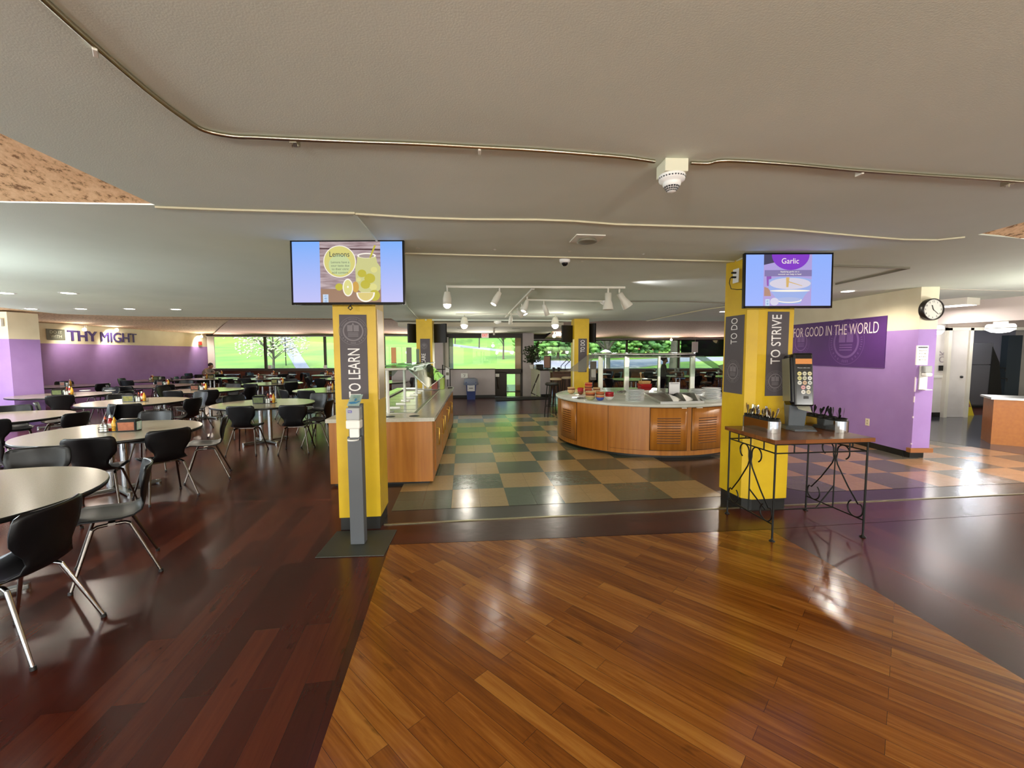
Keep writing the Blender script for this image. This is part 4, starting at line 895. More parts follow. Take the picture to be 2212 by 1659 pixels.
def plank_mat():
    m = bpy.data.materials.new('screen picture of pale planks'); m.use_nodes = True; nt = m.node_tree; b0 = nt.nodes['Principled BSDF']; b0.inputs['Base Color'].default_value = (0,0,0,1)
    tc = nt.nodes.new('ShaderNodeTexCoord'); mp = nt.nodes.new('ShaderNodeMapping'); mp.inputs['Scale'].default_value = (6, 1, 60); n = nt.nodes.new('ShaderNodeTexNoise'); n.inputs['Scale'].default_value = 1; n.inputs['Detail'].default_value = 4
    cr = nt.nodes.new('ShaderNodeValToRGB'); cr.color_ramp.elements[0].position = .3; cr.color_ramp.elements[1].position = .7; cr.color_ramp.elements[0].color = lin('8C6E72'); cr.color_ramp.elements[1].color = lin('D6C2C6')
    nt.links.new(tc.outputs['Object'], mp.inputs[0]); nt.links.new(mp.outputs[0], n.inputs[0]); nt.links.new(n.outputs['Fac'], cr.inputs[0]); nt.links.new(cr.outputs[0], b0.inputs['Emission Color']); b0.inputs['Emission Strength'].default_value = .85; return m
sp_('picture', [(.25,0),(.80,0),(.80,1),(.25,1)], plank_mat())
sp_('picture', [(.25,.10),(.80,.12),(.80,.145),(.25,.125)], screen_mat('dark gap', '6B4A50', .6), .0025)
sp_('picture', [(.25,.77),(.80,.77),(.80,1),(.25,1)], screen_mat('table brown', 'A8846C', .85), .0025)
LY = screen_mat('lemon yellow', 'C9BE3C', .9); LP = screen_mat('pale lemon', 'E2DC8C', .95); WHT = screen_mat('white', 'FFF8EA', .95); INK = screen_mat('ink', '39454E', .8); GRN = screen_mat('soft green', 'CCD9A0', .95)
sp_('picture', ell(.43,.325,.148,.263), WHT, .003); sp_('picture', ell(.43,.325,.140,.250), screen_mat('badge yellow', 'DCD37C', .95), .0035); sp_('picture', ell(.43,.38,.10,.17), GRN, .004)
def stx(s, x, z, wd, ht, m, bold=0.): return txt('screen_text', s, (LL(x), -.0048, ZZ(z)), (1,0,0), (0,0,1), 2*hw*wd, 2*hh_*ht, m, scr, depth=.0006, bold=bold)
stx('Lemons', .43, .205, .18, .085, INK)
for k, s_ in enumerate(('Lemons have a', 'sour taste due', 'to their citric', 'acid content.')): stx(s_, .435, .335+k*.056, .165-.012*(k in (2, 3)), .036, screen_mat('grey ink', '77806E', .8))
sp_('picture', ell(.675,.23,.085,.045), WHT, .003); sp_('picture', ell(.675,.235,.07,.03), screen_mat('jar mouth', 'B8A6A0', .8), .0035)
sp_('picture', [(.59,.25),(.76,.25),(.77,.34),(.80,.42),(.795,.78),(.76,.83),(.62,.83),(.575,.76),(.57,.42),(.585,.34)], screen_mat('jar liquid', 'D6D490', .9), .003)
for (x, z, r_) in ((.63,.52,.04), (.70,.60,.05), (.66,.70,.045), (.74,.46,.03), (.73,.74,.035), (.60,.62,.02)): sp_('picture', ell(x, z, r_, r_*1.6, n=14), LY if r_ > .035 else LP, .0035)
sp_('picture', [(.745,.06),(.762,.065),(.715,.27),(.70,.265)], LY, .0042)
sp_('picture', ell(.50,.75,.048,.145), WHT, .004); sp_('picture', ell(.50,.75,.038,.125), LP, .0044); sp_('picture', ell(.50,.74,.008,.02, n=10), WHT, .0048)
sp_('picture', ell(.42,.74,.035,.06), LY, .0035); sp_('picture', ell(.57,.74,.03,.09), screen_mat('orange shade', 'D9A94C', .9), .0032)
sp_('picture', ell(.74,.88,.05,.09), LY, .0038); sp_('picture', ell(.66,.83,.085,.16, PI, 2*PI), WHT, .0042) if False else None
sp_('picture', [(.66-.085*math.cos(PI*k/16), .83+.16*math.sin(PI*k/16)) for k in range(17)], WHT, .0042); sp_('picture', [(.66-.07*math.cos(PI*k/16), .835+.13*math.sin(PI*k/16)) for k in range(17)], screen_mat('wedge', 'E0CC7C', .95), .0046)
sp_('picture', [(.27,.86),(.32,.86),(.32,1),(.27,1)], screen_mat('badge blue', 'C8DCF4', .95), .003)
for k, (s_, z) in enumerate((('C', .89), ('e', .93), ('=', .975))): stx(s_, .297, z, .022, .024, screen_mat('blue ink', '4F86C8', .9))
MB().tube([(.07,.01,-H_/2+.03),(.02,-.012,-H_/2-.005),(0,-.012,-H_/2-.03),(.02,-.01,-H_/2-.045),(.035,-.01,-H_/2-.03),(.02,-.008,-H_/2-.012)], .005, 6).build('cable', m_black, t)
# right screen
TVY = 4.10; a = atY(1611, 546, TVY); b_ = atY(1806, 548, TVY); c = atY(1792, 668, TVY); d = atY(1602, 666, TVY)
W_ = (b_-a).length*.985; H_ = (a.z-d.z+b_.z-c.z)/2
t = tv('wall screen on the right column showing a garlic bowl and the word Garlic', ((a.x+b_.x+c.x+d.x)/4, TVY, (a.z+d.z)/2), .0, W_, H_, -.03); scr = t; hw, hh_ = W_/2-.014, H_/2-.016
blue2 = grad_mat('screen blue glow even', '9CB2FA', '8FB0FC', es=1.0)
sp_('side_band', [(0,0),(.21,0),(.21,1),(0,1)], blue2); sp_('side_band', [(.77,0),(1,0),(1,1),(.77,1)], blue2)
sp_('picture', [(.21,0),(.77,0),(.77,1),(.21,1)], screen_mat('lilac cloth', 'B7A6E4', .9), .002)
sp_('picture', [(.21,.0),(.33,0),(.34,.15),(.21,.2)], screen_mat('dark corner', '4E4A6A', .7), .0024)
sp_('picture', [(.52-.22*math.cos(PI*k/20), .0+.30*math.sin(PI*k/20)) for k in range(21)], screen_mat('garlic violet', '8437C8', .95), .003)
sp_('picture', [(.24,.35),(.30,.38),(.30,.62),(.25,.6)], screen_mat('violet clove', '9C5CC0', .85), .0024)
sp_('picture', [(.22,.62),(.28,.66),(.30,.8),(.22,.8)], screen_mat('amber shade', 'C09480', .85), .0024)
stx('Garlic', .515, .125, .20, .105, WHT)
sp_('picture', [(.22,.30),(.77,.30),(.77,.42),(.22,.42)], screen_mat('caption band', '9184BC', .8), .0034)
stx('Applying garlic on a', .51, .335, .22, .035, WHT); stx('wound can help it heal', .51, .385, .27, .035, WHT)
sp_('picture', [(.27,.48),(.40,.43),(.62,.43),(.77,.48),(.76,.66),(.69,.80),(.64,.95),(.40,.95),(.34,.80),(.27,.66)], screen_mat('glass bowl', '9FB4EC', .95), .003)
sp_('picture', ell(.52,.56,.24,.11), screen_mat('cream paste', 'DAD4E4', .95), .0036); sp_('picture', ell(.51,.88,.15,.055), WHT, .0036); sp_('picture', ell(.51,.87,.14,.045), screen_mat('bowl foot', 'B4C0EC', .9), .004)
sp_('picture', ell(.52,.70,.235,.02), WHT, .004); sp_('picture', [(.47,.44),(.51,.44),(.50,.63),(.475,.63)], screen_mat('straw', 'D9B36C', .95), .0044); sp_('picture', [(.49,.51),(.66,.60),(.66,.61),(.49,.53)], screen_mat('straw', 'D9B36C', .95), .0044)
sp_('picture', ell(.34,.91,.05,.075), screen_mat('white clove', 'DCD8EE', .95), .0044)
sp_('picture', [(.235,.86),(.285,.86),(.285,1),(.235,1)], screen_mat('badge blue', 'C8DCF4', .95), .003); stx('c', .26, .90, .02, .03, screen_mat('blue ink', '4F86C8', .9)); stx('e', .26, .95, .02, .03, screen_mat('blue ink', '4F86C8', .9))
# outlet and plugs beside the right screen
po = atY(1603, 594, 4.38); t = thing('wall_outlet', 'double outlet with two black plugs and a looped cord beside the garlic screen', 'outlet', (2.30, 4.43, po.z), RR)
MB().box(-.006, -.045, -.07, 0, .045, .07).build('cover', m_white_p, t)
for z in (.03, -.015): MB().box(-.05, -.012, z-.009, -.004, .012, z+.009).build('plug', m_black, t, .003)
MB().tube([(-.045,0,-.015),(-.085,-.03,-.03),(-.10,-.04,-.08),(-.085,-.05,-.14),(-.04,-.08,-.15),(.05,-.12,-.15)], .004, 6).build('cord', m_black, t)
# ------------------------------------------------------------------ hand sanitiser stand
t = thing('sanitizer_stand', 'grey hand sanitizer stand on a square plate before the left column', 'sanitizer stand', (-1.315, 3.53, 0), .06)
MB().box(-.27, -.24, 0, .27, .26, .008).build('floor_plate', mat('dark green grey plate', '35362E', .5), t, .003)
MB().box(-.058, -.03, .008, .058, .06, .93).build('post', mat('slate grey powder coat', '55585C', .5), t, .004)
MB().box(-.058, .02, .93, .058, .06, 1.20).build('backplate', mat('slate grey powder coat', '55585C', .5), t)
MB().box(-.055, -.07, 1.0, .06, .02, 1.075).build('pump_housing', m_white_p, t, .012)
b = MB(); b.box(-.052, -.065, 1.075, .058, .02, 1.175); b.build('cartridge_cover', mat('smoky clear plastic', 'C9CCCC', .15, trans=.3), t, .008)
MB().box(-.035, -.066, 1.135, -.002, -.0655, 1.155).build('blue_badge', mat('violet blue badge', '4A4A9C', .5), t)
txt('lettering', 'PURELL', (-.018, -.067, 1.145), (1,0,0), (0,0,1), .028, .008, m_bantxt, t, depth=.0005)
MB().box(-.038, -.03, .915, .04, -.0, 1.0).build('drip_wall', m_white_p, t, .004); MB().lathe([(0.001,0),(.045,0),(.047,.012),(.044,.012),(.042,.004),(.001,.004)], 0, -.055, 20).build('drip_tray', m_white_p, t).location = (0, 0, .905)
b = MB(); b.add([(-.05,-.04,1.19),(.05,-.04,1.19),(.06,.05,1.275),(-.04,.05,1.275)], [(0,1,2,3),(3,2,1,0)]); c_ = b.build('sign_card', mat('pale mint card', 'CDE4DE', .5), t); so_ = c_.modifiers.new('s', 'SOLIDIFY'); so_.thickness = .003
sd = Vector((.01, .09, .085)).normalized(); nn = Vector((1,0,0)).cross(sd)
def on_card(u, v): return tuple(Vector((-.05,-.04,1.19))+Vector((.1,0,0))*u+Vector((.01,.09,.085))*v+nn*.003)
MB().add([on_card(*q) for q in ((.08,.22),(.3,.14),(.7,.18),(.95,.36),(.9,.42),(.66,.30),(.5,.36),(.28,.34),(.12,.32))], [tuple(range(9))]).build('hand_picture', mat('blue hand print', '3F7FA8', .5), t)
MB().add([on_card(.55+.09*math.cos(a), .52+.13*math.sin(a)) for a in [2*PI*k/14 for k in range(14)]], [tuple(range(14))]).build('drop_picture', mat('blue hand print', '3F7FA8', .5), t)
for k, s_ in enumerate(('Sanitize', 'Your Hands')): txt('lettering', s_, on_card(.55, .88-.13*k), (1,0,0), tuple(sd), .05, .009, mat('teal lettering', '4FA0A8', .5), t, depth=.0004)
# ------------------------------------------------------------------ salad bar, left
bx = thing('salad_bar', 'long salad bar cabinet with orange maple end and pale stone top', 'salad bar', (-2.213, 5.09, 0), TH-.03)
L = 4.65; Wd = 1.235
b = MB(); b.box(0, 0, .035, Wd, L, .79); b.build('cabinet', m_veneer, bx)
MB().box(.04, .04, 0, Wd-.05, L-.05, .035).build('toe_kick', m_black, bx)
m_stone = mat('pale stone counter', 'C9C4B4', .12, noise=(40, 'BDB8A8'))
MB().box(-.03, -.03, .79, .16, L+.02, .835).build('counter', m_stone, bx); MB().box(.985, -.03, .79, Wd+.03, L+.02, .835).build('counter', m_stone, bx)
MB().box(.16, -.03, .79, .985, .42, .835).build('counter', m_stone, bx); MB().box(.16, 4.3, .79, .985, L+.02, .835).build('counter', m_stone, bx)
b = MB(); b.box(.16, .42, .70, .985, 4.3, .71); b.build('well_liner', m_dsteel, bx)
b = MB()
for q in ((.15,.41,.19,4.31), (.955,.41,.995,4.31), (.15,.41,.995,.45), (.15,4.27,.995,4.31)): b.box(q[0], q[1], .832, q[2], q[3], .842)
b.build('well_rim', m_steel, bx, .003)
for k in range(8):
    y0 = .46+k*.475; o = MB().box(.2, y0, .80, .945, y0+.46, .818).build('pan_cover', mat('frosted pan cover', 'A9A79A', .18, metal=.3), bx, .006)
    MB().box(.5, y0+.2, .818, .65, y0+.23, .835).build('handle', m_steel, o)
for (x, y) in ((.70, .12), (1.0, .14)): 
    MB().lathe([(0.001,.8355),(.055,.8355),(.06,.838),(.066,.8352)], x, y, 20).build('grommet', m_dark, bx)
for k in range(3):   # doors with bar handles on the aisle side
    y0 = .25+k*1.1; d_ = MB().box(Wd, y0, .10, Wd+.018, y0+1.0, .75).build('door', m_veneer, bx, .002)
    MB().tube([(Wd+.02, y0+.12, .42), (Wd+.05, y0+.12, .42), (Wd+.05, y0+.12, .64), (Wd+.02, y0+.12, .64)], .008, 8).build('handle', mat('brass bar', 'C9A44C', .3, metal=1.), d_)
    MB().tube([(Wd+.02, y0+.88, .42), (Wd+.05, y0+.88, .42), (Wd+.05, y0+.88, .64), (Wd+.02, y0+.88, .64)], .008, 8).build('handle', mat('brass bar', 'C9A44C', .3, metal=1.), d_)
# sneeze guard over it
sg = thing('sneeze_guard', 'glass and metal sneeze guard over the salad bar with tilted mirror-like front pane', 'sneeze guard', (-2.213, 5.09, 0), TH-.03)
for y in (.42, 1.75, 3.1, 4.2):
    MB().tube([(.62, y, .835), (.62, y, 1.40)], .022, 12).build('post', m_white_p, sg)
    MB().tube([(.62, y, 1.40), (.28, y, 1.42)], .012, 8).build('bracket', m_steel, sg); MB().tube([(.62, y, 1.40), (.86, y, 1.42)], .012, 8).build('bracket', m_steel, sg)
MB().box(.25, .35, 1.42, .88, 4.3, 1.428).build('top_shelf', glassmat('green edged glass', 'D8E8DC', .14), sg)
MB().box(.25, .34, 1.41, .88, .352, 1.432).build('shelf_edge', m_offw, sg)
def pane(name, pts, m, par, th=.006):
    P = [Vector(p) for p in pts]; n = (P[1]-P[0]).cross(P[3]-P[0]).normalized()*th; b = MB()
    b.add([tuple(p) for p in P]+[tuple(p+n) for p in P], [(0,3,2,1),(4,5,6,7),(0,1,5,4),(1,2,6,5),(2,3,7,6),(3,0,4,7)]); return b.build(name, m, par)
m_sg = glassmat('mirror-like sneeze glass', 'C8DCC8', .62, .01)
Q = sg.rotation_euler.z; inv = (Matrix.Translation(sg.location) @ Matrix.Rotation(Q, 4, 'Z')).inverted()
nt_ = inv @ at(878, 794, 1.42); 
pane('front_pane', [(nt_.x, .90, 1.42), (nt_.x, 2.3, 1.42), (nt_.x+.30, 2.3, 1.14), (nt_.x+.30, .90, 1.12)], m_sg, sg)
pane('front_pane', [(nt_.x, 2.32, 1.42), (nt_.x, 3.9, 1.42), (nt_.x+.30, 3.9, 1.14), (nt_.x+.30, 2.32, 1.14)], m_sg, sg)
MB().tube([(nt_.x, 3.9, 1.425), (nt_.x, .895, 1.425), (nt_.x+.30, .895, 1.12)], .009, 6).build('pane_edge', m_steel, sg); MB().tube([(nt_.x+.30, .9, 1.125), (nt_.x+.30, 3.9, 1.14)], .006, 6).build('pane_edge', m_steel, sg)
pane('rear_pane', [(.22, .5, 1.42), (.22, 4.2, 1.42), (-.02, 4.2, 1.14), (-.02, .5, 1.14)], glassmat('clear guard glass', 'E2EEE6', .12), sg)
for (x, y, c_, lab, s_) in ((851, 789, 'D8935F', 'orange card standing on the salad bar glass shelf', .075), (884, 785, '7C766E', 'tall grey card standing on the salad bar glass shelf', .08), (903, 786, '6C7A66', 'narrow greenish card standing on the salad bar glass shelf', .04)):
    p = atY(x, y, 8.3); t = thing('menu_card', lab, 'sign', (p.x, p.y, 1.428)); h = (.31 if s_ > .05 else .28)
    MB().box(-s_*.5-.01, -.004, 0, s_*.5+.01, .004, h).build('card', mat('card '+c_, c_, .6), t); MB().box(-s_*.5-.01, -.03, 0, s_*.5+.01, .03, .012).build('stand', m_dark, t)
for (x, c_, nm, w_) in ((941, '7A1C14', 'red', 13), (957, '8AA022', 'lime green', 9)):
    p = at(x, 838, .835); p = Vector((p.x, 9.45, .836)); X = (x-1106)/920*9.45; t = thing('juice_jug', nm+' filled dispenser at the far end of the salad bar', 'dispenser', (X, 9.35, .836))
    MB().box(-w_*.005, -.07, 0, w_*.005, .07, .26).build('tank', mat(nm+' drink', c_, .2), t, .005); MB().box(-w_*.005-.005, -.075, .26, w_*.005+.005, .075, .30).build('lid', m_black, t)
t = thing('jug_stand', 'black framed angled display stand beyond the drinks dispensers', 'stand', ((965-1106)/920*9.75, 9.78, 0)); 
MB().tube([(-.10, 0, 0), (-.10, 0, 1.36), (.07, 0, 1.26), (.07, 0, 0)], .012, 6).build('frame', m_iron, t)
t = thing('hand_towel', 'dark cloth hanging at the far corner of the salad bar', 'towel', (-1.50, 9.9, 0)); t.location = ((971-1106)/920*9.6, 9.6, 0)
b = MB(); nn_ = 8
vs = [(-.05+.10*i/nn_, .02*math.sin(i*1.7+j*.3), .33+.52*j/6) for j in range(7) for i in range(nn_+1)]
b.add(vs, [(j*9+i, j*9+i+1, (j+1)*9+i+1, (j+1)*9+i) for j in range(6) for i in range(8)], True); o = b.build('cloth', mat('black wine cloth', '22141A', .9), t); so_ = o.modifiers.new('s', 'SOLIDIFY'); so_.thickness = .02
MB().tube([(-.06, .05, .86), (.06, .05, .86)], .01, 6).build('hook_bar', m_steel, t)
# ------------------------------------------------------------------ round serving island
IC = Vector((2.47, 8.0)); IR = 1.60
def iang(px, R=IR):
    d = ray(px, 900); d = Vector((d.x, d.y)).normalized(); b_ = d.dot(IC); q = b_*b_-(IC.length_squared-R*R); t = b_-math.sqrt(max(0, q)); p = d*t; return math.atan2(p.y-IC.y, p.x-IC.x)
isl = thing('serving_island', 'round maple serving island with louvred doors and white marble top', 'serving island', (IC.x, IC.y, 0))
MB().lathe([(IR-.07, 0), (IR-.07, .05)], seg=72).build('toe_kick', m_black, isl)
MB().lathe([(IR, .05), (IR, .79)], seg=96).build('cabinet', m_veneer, isl)
m_marble = mat('white veined marble', 'D6D6CE', .12, noise=(2.5, 'BCC0B4'))
MB().lathe([(IR+.02, .79), (IR+.035, .797), (IR+.035, .825), (IR+.025, .835), (.001, .835)], seg=96).build('counter', m_marble, isl)
def curved(a0, a1, r0_, r1_, z0, z1, seg=14):
    b = MB(); vs = []
    for k in range(seg+1):
        a = a0+(a1-a0)*k/seg
        for r in (r0_, r1_):
            for z in (z0, z1): vs.append((r*math.cos(a), r*math.sin(a), z))
    fs = []
    for k in range(seg):
        o = k*4; fs += [(o+2, o+6, o+7, o+3), (o, o+1, o+5, o+4), (o+1, o+3, o+7, o+5), (o, o+4, o+6, o+2)]
    fs += [(0, 2, 3, 1), (seg*4, seg*4+1, seg*4+3, seg*4+2)]
    b.add(vs, fs, True); return b
m_groove = mat('dark groove', '3A1E0C', .6); m_louv = mat('maple louvre slat', 'A8651F', .4)
for (x0, x1, s0, s1) in ((1405, 1484, .18, .82), (1495, 1556, .2, .82), (1213, 1245, .2, .75)):
    a0, a1 = iang(x0), iang(x1); curved(a0-.006, a1+.006, IR-.01, IR+.001, .125, .785).build('door_gap', m_groove, isl)
    d = curved(a0, a1, IR-.01, IR+.012, .135, .777).build('door', m_veneer, isl)
    la, lb = a0+(a1-a0)*s0, a0+(a1-a0)*s1
    o = MB(); b2 = MB()
    for k in range(11):
        z = .235+.038*k; c_ = curved(la, lb, IR, IR+.0135, z, z+.011, 8); o.add([tuple(v) for v in c_.v], c_.f)
        c_ = curved(la, lb, IR+.008, IR+.018, z+.011, z+.018, 8); b2.add([tuple(v) for v in c_.v], c_.f)
    o.build('louvers', m_groove, d); b2.build('louver_lips', m_louv, d)
    if x0 > 1300: curved(a0+(a1-a0)*(.84 if x0 == 1405 else .12), a0+(a1-a0)*(.97 if x0 == 1405 else .3), IR+.0, IR+.02, .775, .785, 4).build('hinge_clip', m_white_p, d)
for x in (1245.8, 1313.5, 1562): a = iang(x); curved(a-.0016, a+.0016, IR-.002, IR+.0015, .06, .787, 2).build('panel_seam', m_groove, isl)
curved(iang(1318), iang(1562), IR-.01, IR+.0012, .118, .121, 30).build('panel_seam', m_groove, isl)
# island sneeze guard
ig = thing('sneeze_guard', 'glass sneeze guard on square posts over the round island', 'sneeze guard', (0, 0, 0))
pp = [(1297, 9.28), (1353, 8.85), (1421, 8.72), (1495, 8.85)]
tops = []
for px, Y in pp:
    X = (px-1106)/920*Y; b = MB(); b.box(X-.045*(px != 1421)-.0, Y-.03, .835, X+.055 if px != 1421 else X+.05, Y+.03, 1.55); b.build('post', mat('satin aluminium', 'B9BAB2', .3, metal=.85), ig, .008)
    MB().box(X-.07, Y-.05, .8352, X+.08, Y+.05, .841).build('post_foot', m_steel, ig); tops.append((X, Y))
rail_ = [((1278-1106)/920*9.3, 9.3, 1.58)]+[(x, y, 1.585) for x, y in tops]+[((1500-1106)/920*8.9, 8.9, 1.58)]
MB().tube(rail_, .024, 10).build('top_rail', m_steel, ig); MB().tube([(p[0], p[1]-.02, p[2]-.055) for p in rail_], .012, 8).build('lower_rail', m_steel, ig)
for k in range(8):
    t_ = k/7*(len(rail_)-1.001); i = int(t_); q = Vector(rail_[i]).lerp(Vector(rail_[i+1]), t_-i); b = MB(); b.ico((q.x, q.y-.0, q.z+.028), .018, 1); b.build('clamp', m_steel, ig)
m_ig = glassmat('clear guard glass', 'E2EEE6', .12)
A = Vector(rail_[0]); B = Vector(rail_[-1])
pane('shelf_pane', [(A.x, 9.25, 1.61), (B.x, 8.85, 1.61), (B.x+.1, 9.25, 1.61), (A.x, 9.6, 1.61)], m_ig, ig)
pane('front_pane', [(tops[0][0], 9.2, 1.53), (tops[3][0], 8.78, 1.53), (tops[3][0]-.1, 8.35, 1.15), (tops[0][0]+.15, 8.6, 1.15)], glassmat('faint guard glass', 'EFF5F0', .05), ig)
la = atY(1225, 801, 8.5); lb = atY(1236, 806, 8.5); lc = atY(1272, 765, 9.2)
pane('side_pane', [tuple(lc), tuple(atY(1286, 767, 9.25)), tuple(atY(1264, 803, 8.5)), tuple(la)], mat('smoked side glass', '8A8880', .15, alpha=.45), ig)
pane('side_pane', [tuple(atY(1497, 768, 8.9)), tuple(atY(1520, 768, 9.1)), tuple(atY(1580, 806, 8.2)), tuple(atY(1568, 812, 8.0))], glassmat('green tinted side glass', 'C4D2C2', .18), ig)
pane('side_pane', [tuple(atY(1549, 790, 7.9)), tuple(atY(1566, 786, 7.9)), tuple(atY(1585, 800, 7.6)), tuple(atY(1574, 811, 7.6))], m_sg, ig)
# crockery on the island
def bowl_proto(name, c, r=.07, h=.055):
    t = thing(name, 'x', 'bowl', (0,0,-50)); MB().lathe([(r*.45,0),(r*.55,.004),(r*.85,h*.5),(r,h),(r*.97,h),(r*.8,h*.5),(r*.45,.008),(.001,.008)], seg=20).build('body', mat('glazed '+c, c, .25), t); return t
BP = {}
GC = 'bowls on the round island'
def bstack(px, py, items, where, r=.07, h=.055, z=.8365, step=.022):
    p = at(px, py, z); zz = z; n = len(items)
    for i, (c, nm) in enumerate(items):
        key = (c, r, h); pos_ = 'lowest' if i == 0 and n > 1 else 'topmost' if i == n-1 and n > 1 else ['first','second','third','fourth','fifth','sixth','seventh'][i]+' up' if n > 1 else 'single'
        lab = '%s bowl, %s in the stack %s' % (nm, pos_, where)
        if key not in BP: BP[key] = bowl_proto('bowl', c, r, h); o = BP[key]; o.location = (p.x, p.y, zz); o['label'] = lab; o['group'] = GC
        else: o = dup(BP[key], None, lab, (p.x+random.uniform(-.004, .004), p.y, zz), 0, GC)
        zz += step
RD, TN, BR, OR, BL, WH_, GR = ('A31E1E','red'), ('C9A877','tan'), ('7A3B22','brown'), ('C26B3C','orange'), ('3C4F9C','blue'), ('DCDCD6','white'), ('A9A678','olive')
RB = ('B8182C', 'crimson')
bstack(1234, 850, [TN, TN, BR, TN], 'at the island\'s left end', .075, .055)
bstack(1254, 852, [BR, RD, RD, RD], 'left of the tall stack', .06, .06)
bstack(1275, 862, [GR, TN, BR, TN, BR, RD, OR, RD, OR], 'that is tallest, left side of the island', .085, .06, step=.026) if False else None
bstack(1275, 864, [GR, TN, BR, OR, TN], 'of broad bowls, front left', .085, .055, step=.024)
bstack(1271, 850, [BR, RD, OR, BR, OR, RD, OR], 'behind the broad bowls', .075, .055, step=.026)
bstack(1289, 848, [TN, BR, TN], 'right behind the tall orange stack', .075, .055)
bstack(1296, 865, [BL, OR, TN, BR, OR], 'on the blue bowl', .072, .055, step=.021)
bstack(1316, 864, [WH_, RD, RD, RB], 'topped with crimson', .076, .06, step=.024)
def plates(px, py, n, r, label, c='D9DAD2', group=None, sx=1., step=.021, z=.8365):
    p = at(px, py, z); pt = thing('plate', label, 'plate', (p.x, p.y, z), group=group); nm = ['lowest','second','third','fourth','fifth','sixth','seventh','eighth','ninth','tenth']
    MB().lathe([(r*.6,0),(r*.62,.003),(r,.013),(r,.016),(r*.6,.006),(.001,.006)], seg=32, sx=sx).build('body', mat('white china', 'E8ECEC', .25), pt); pt['label'] = label+', lowest'
    for k in range(1, n): dup(pt, None, label+', '+(nm[k]+' up' if k < n-1 else 'topmost'), (p.x+random.uniform(-.006,.006), p.y+random.uniform(-.006,.006), z+step*k), 0, group)
plates(1371, 866, 9, .15, 'white round plate in the left stack on the island', group='plates in the left stack')
plates(1536, 862, 8, .15, 'white oval dish in the stack at the right end', group='dishes in the right stack', sx=1.0, step=.025)
plates(1505, 851, 5, .13, 'white oval dish in the low stack behind the steel pan', group='dishes in the low stack', sx=1.1, step=.02)
# red baking dishes with a spoon
p = at(1392, 848, .8365)
MB().lathe([(.09,0),(.1,.005),(.09,.08),(.001,.08)], seg=20).build('pedestal', m_marble).location = (0,0,-60)
bpy.data.objects.remove(bpy.data.objects['pedestal'])
for k, (c, nm, dz) in enumerate((('E0DCD0','white crock under the red dishes',0), ('8E1518','dark red dish, lowest above the white crock',.05), ('9E1A1C','red dish, second above the white crock',.09), ('A81E1E','red dish, third above the white crock',.125), ('B8925A','tan dish above the red ones',.16), ('C49A5E','tan dish, topmost of the red pile',.18))):
    t = thing('serving_dish', nm, 'dish', (p.x, p.y, .8365+dz), .2); s_ = .085 if k == 0 else .12 if k < 4 else .10
    b = MB(); h = .05
    b.add([(-s_*.8,-s_*.55,0),(s_*.8,-s_*.55,0),(s_*.8,s_*.55,0),(-s_*.8,s_*.55,0),(-s_,-s_*.75,h),(s_,-s_*.75,h),(s_,s_*.75,h),(-s_,s_*.75,h),(-s_*.9,-s_*.65,h),(s_*.9,-s_*.65,h),(s_*.9,s_*.65,h),(-s_*.9,s_*.65,h),(-s_*.7,-s_*.5,.01),(s_*.7,-s_*.5,.01),(s_*.7,s_*.5,.01),(-s_*.7,s_*.5,.01)],
      [(0,3,2,1),(0,1,5,4),(1,2,6,5),(2,3,7,6),(3,0,4,7),(4,5,9,8),(5,6,10,9),(6,7,11,10),(7,4,8,11),(8,9,13,12),(9,10,14,13),(10,11,15,14),(11,8,12,15),(12,13,14,15)]); b.build('body', mat('glazed '+c, c, .25), t, .004)
t = thing('wooden_spoon', 'wooden spoon standing in the red pile of dishes', 'spoon', (p.x-.06, p.y, 1.0)); MB().tube([(0,0,.02),(-.02,0,.2)], .007, 6).build('handle', mat('pale wood', 'B89868', .6), t); b = MB(); b.ico((-.022,0,.215), .022, 1, 0, (1,.4,1.4)); b.build('bowl', mat('pale wood', 'B89868', .6), t)
# steel pan with dividers
A, B, C_, D = at(1392, 852, .837), at(1428, 873, .837), at(1520, 871, .837), at(1490, 852, .837)
t = thing('steel_pan', 'shallow steel pan with raised dividers on the island front', 'pan', (0, 0, 0))
b = MB(); P = [A, B, C_, D]; vs = [(q.x, q.y, .836) for q in P]+[(q.x, q.y, .842) for q in P]; b.add(vs, [(0,1,2,3)[::-1], (4,5,6,7), (0,1,5,4), (1,2,6,5), (2,3,7,6), (3,0,4,7)]); b.build('floor', m_dsteel, t)
for i in range(4):
    p0, p1 = P[i], P[(i+1) % 4]; pane('wall', [(p0.x,p0.y,.836), (p1.x,p1.y,.836), (p1.x,p1.y,.875), (p0.x,p0.y,.875)], m_steel, t, .008)
for f_ in (.32, .62, .9):
    p0, p1 = B.lerp(C_, f_), A.lerp(D, f_); m_ = p0.lerp(p1, .5); b = MB(); b.add([(p0.x,p0.y,.842),(p1.x,p1.y,.842),(m_.x-.0,m_.y+.1,.93),(m_.x,m_.y-.1,.93),(m_.x+.2,m_.y-.15,.845),(m_.x+.2,m_.y+.15,.845)], [(0,3,2,1),(3,4,5,2),(0,4,3),(1,2,5)]); b.build('divider', m_steel, t)
p = at(1456, 855, .836); t = thing('menu_holder', 'white printed sheet in a black framed stand on the island', 'sign', (p.x, p.y, .836), .05)
MB().box(-.10, -.006, .03, .10, .006, .245).build('sheet', mat('white printed paper', 'E9E9EC', .6), t); MB().box(-.11, -.01, 0, -.10, .01, .25).build('frame', m_dark, t); MB().box(-.09, -.03, 0, .09, .03, .03).build('stand', m_dark, t); MB().box(-.08, -.0072, .218, .08, -.0062, .226).build('printed_line', m_dark, t)
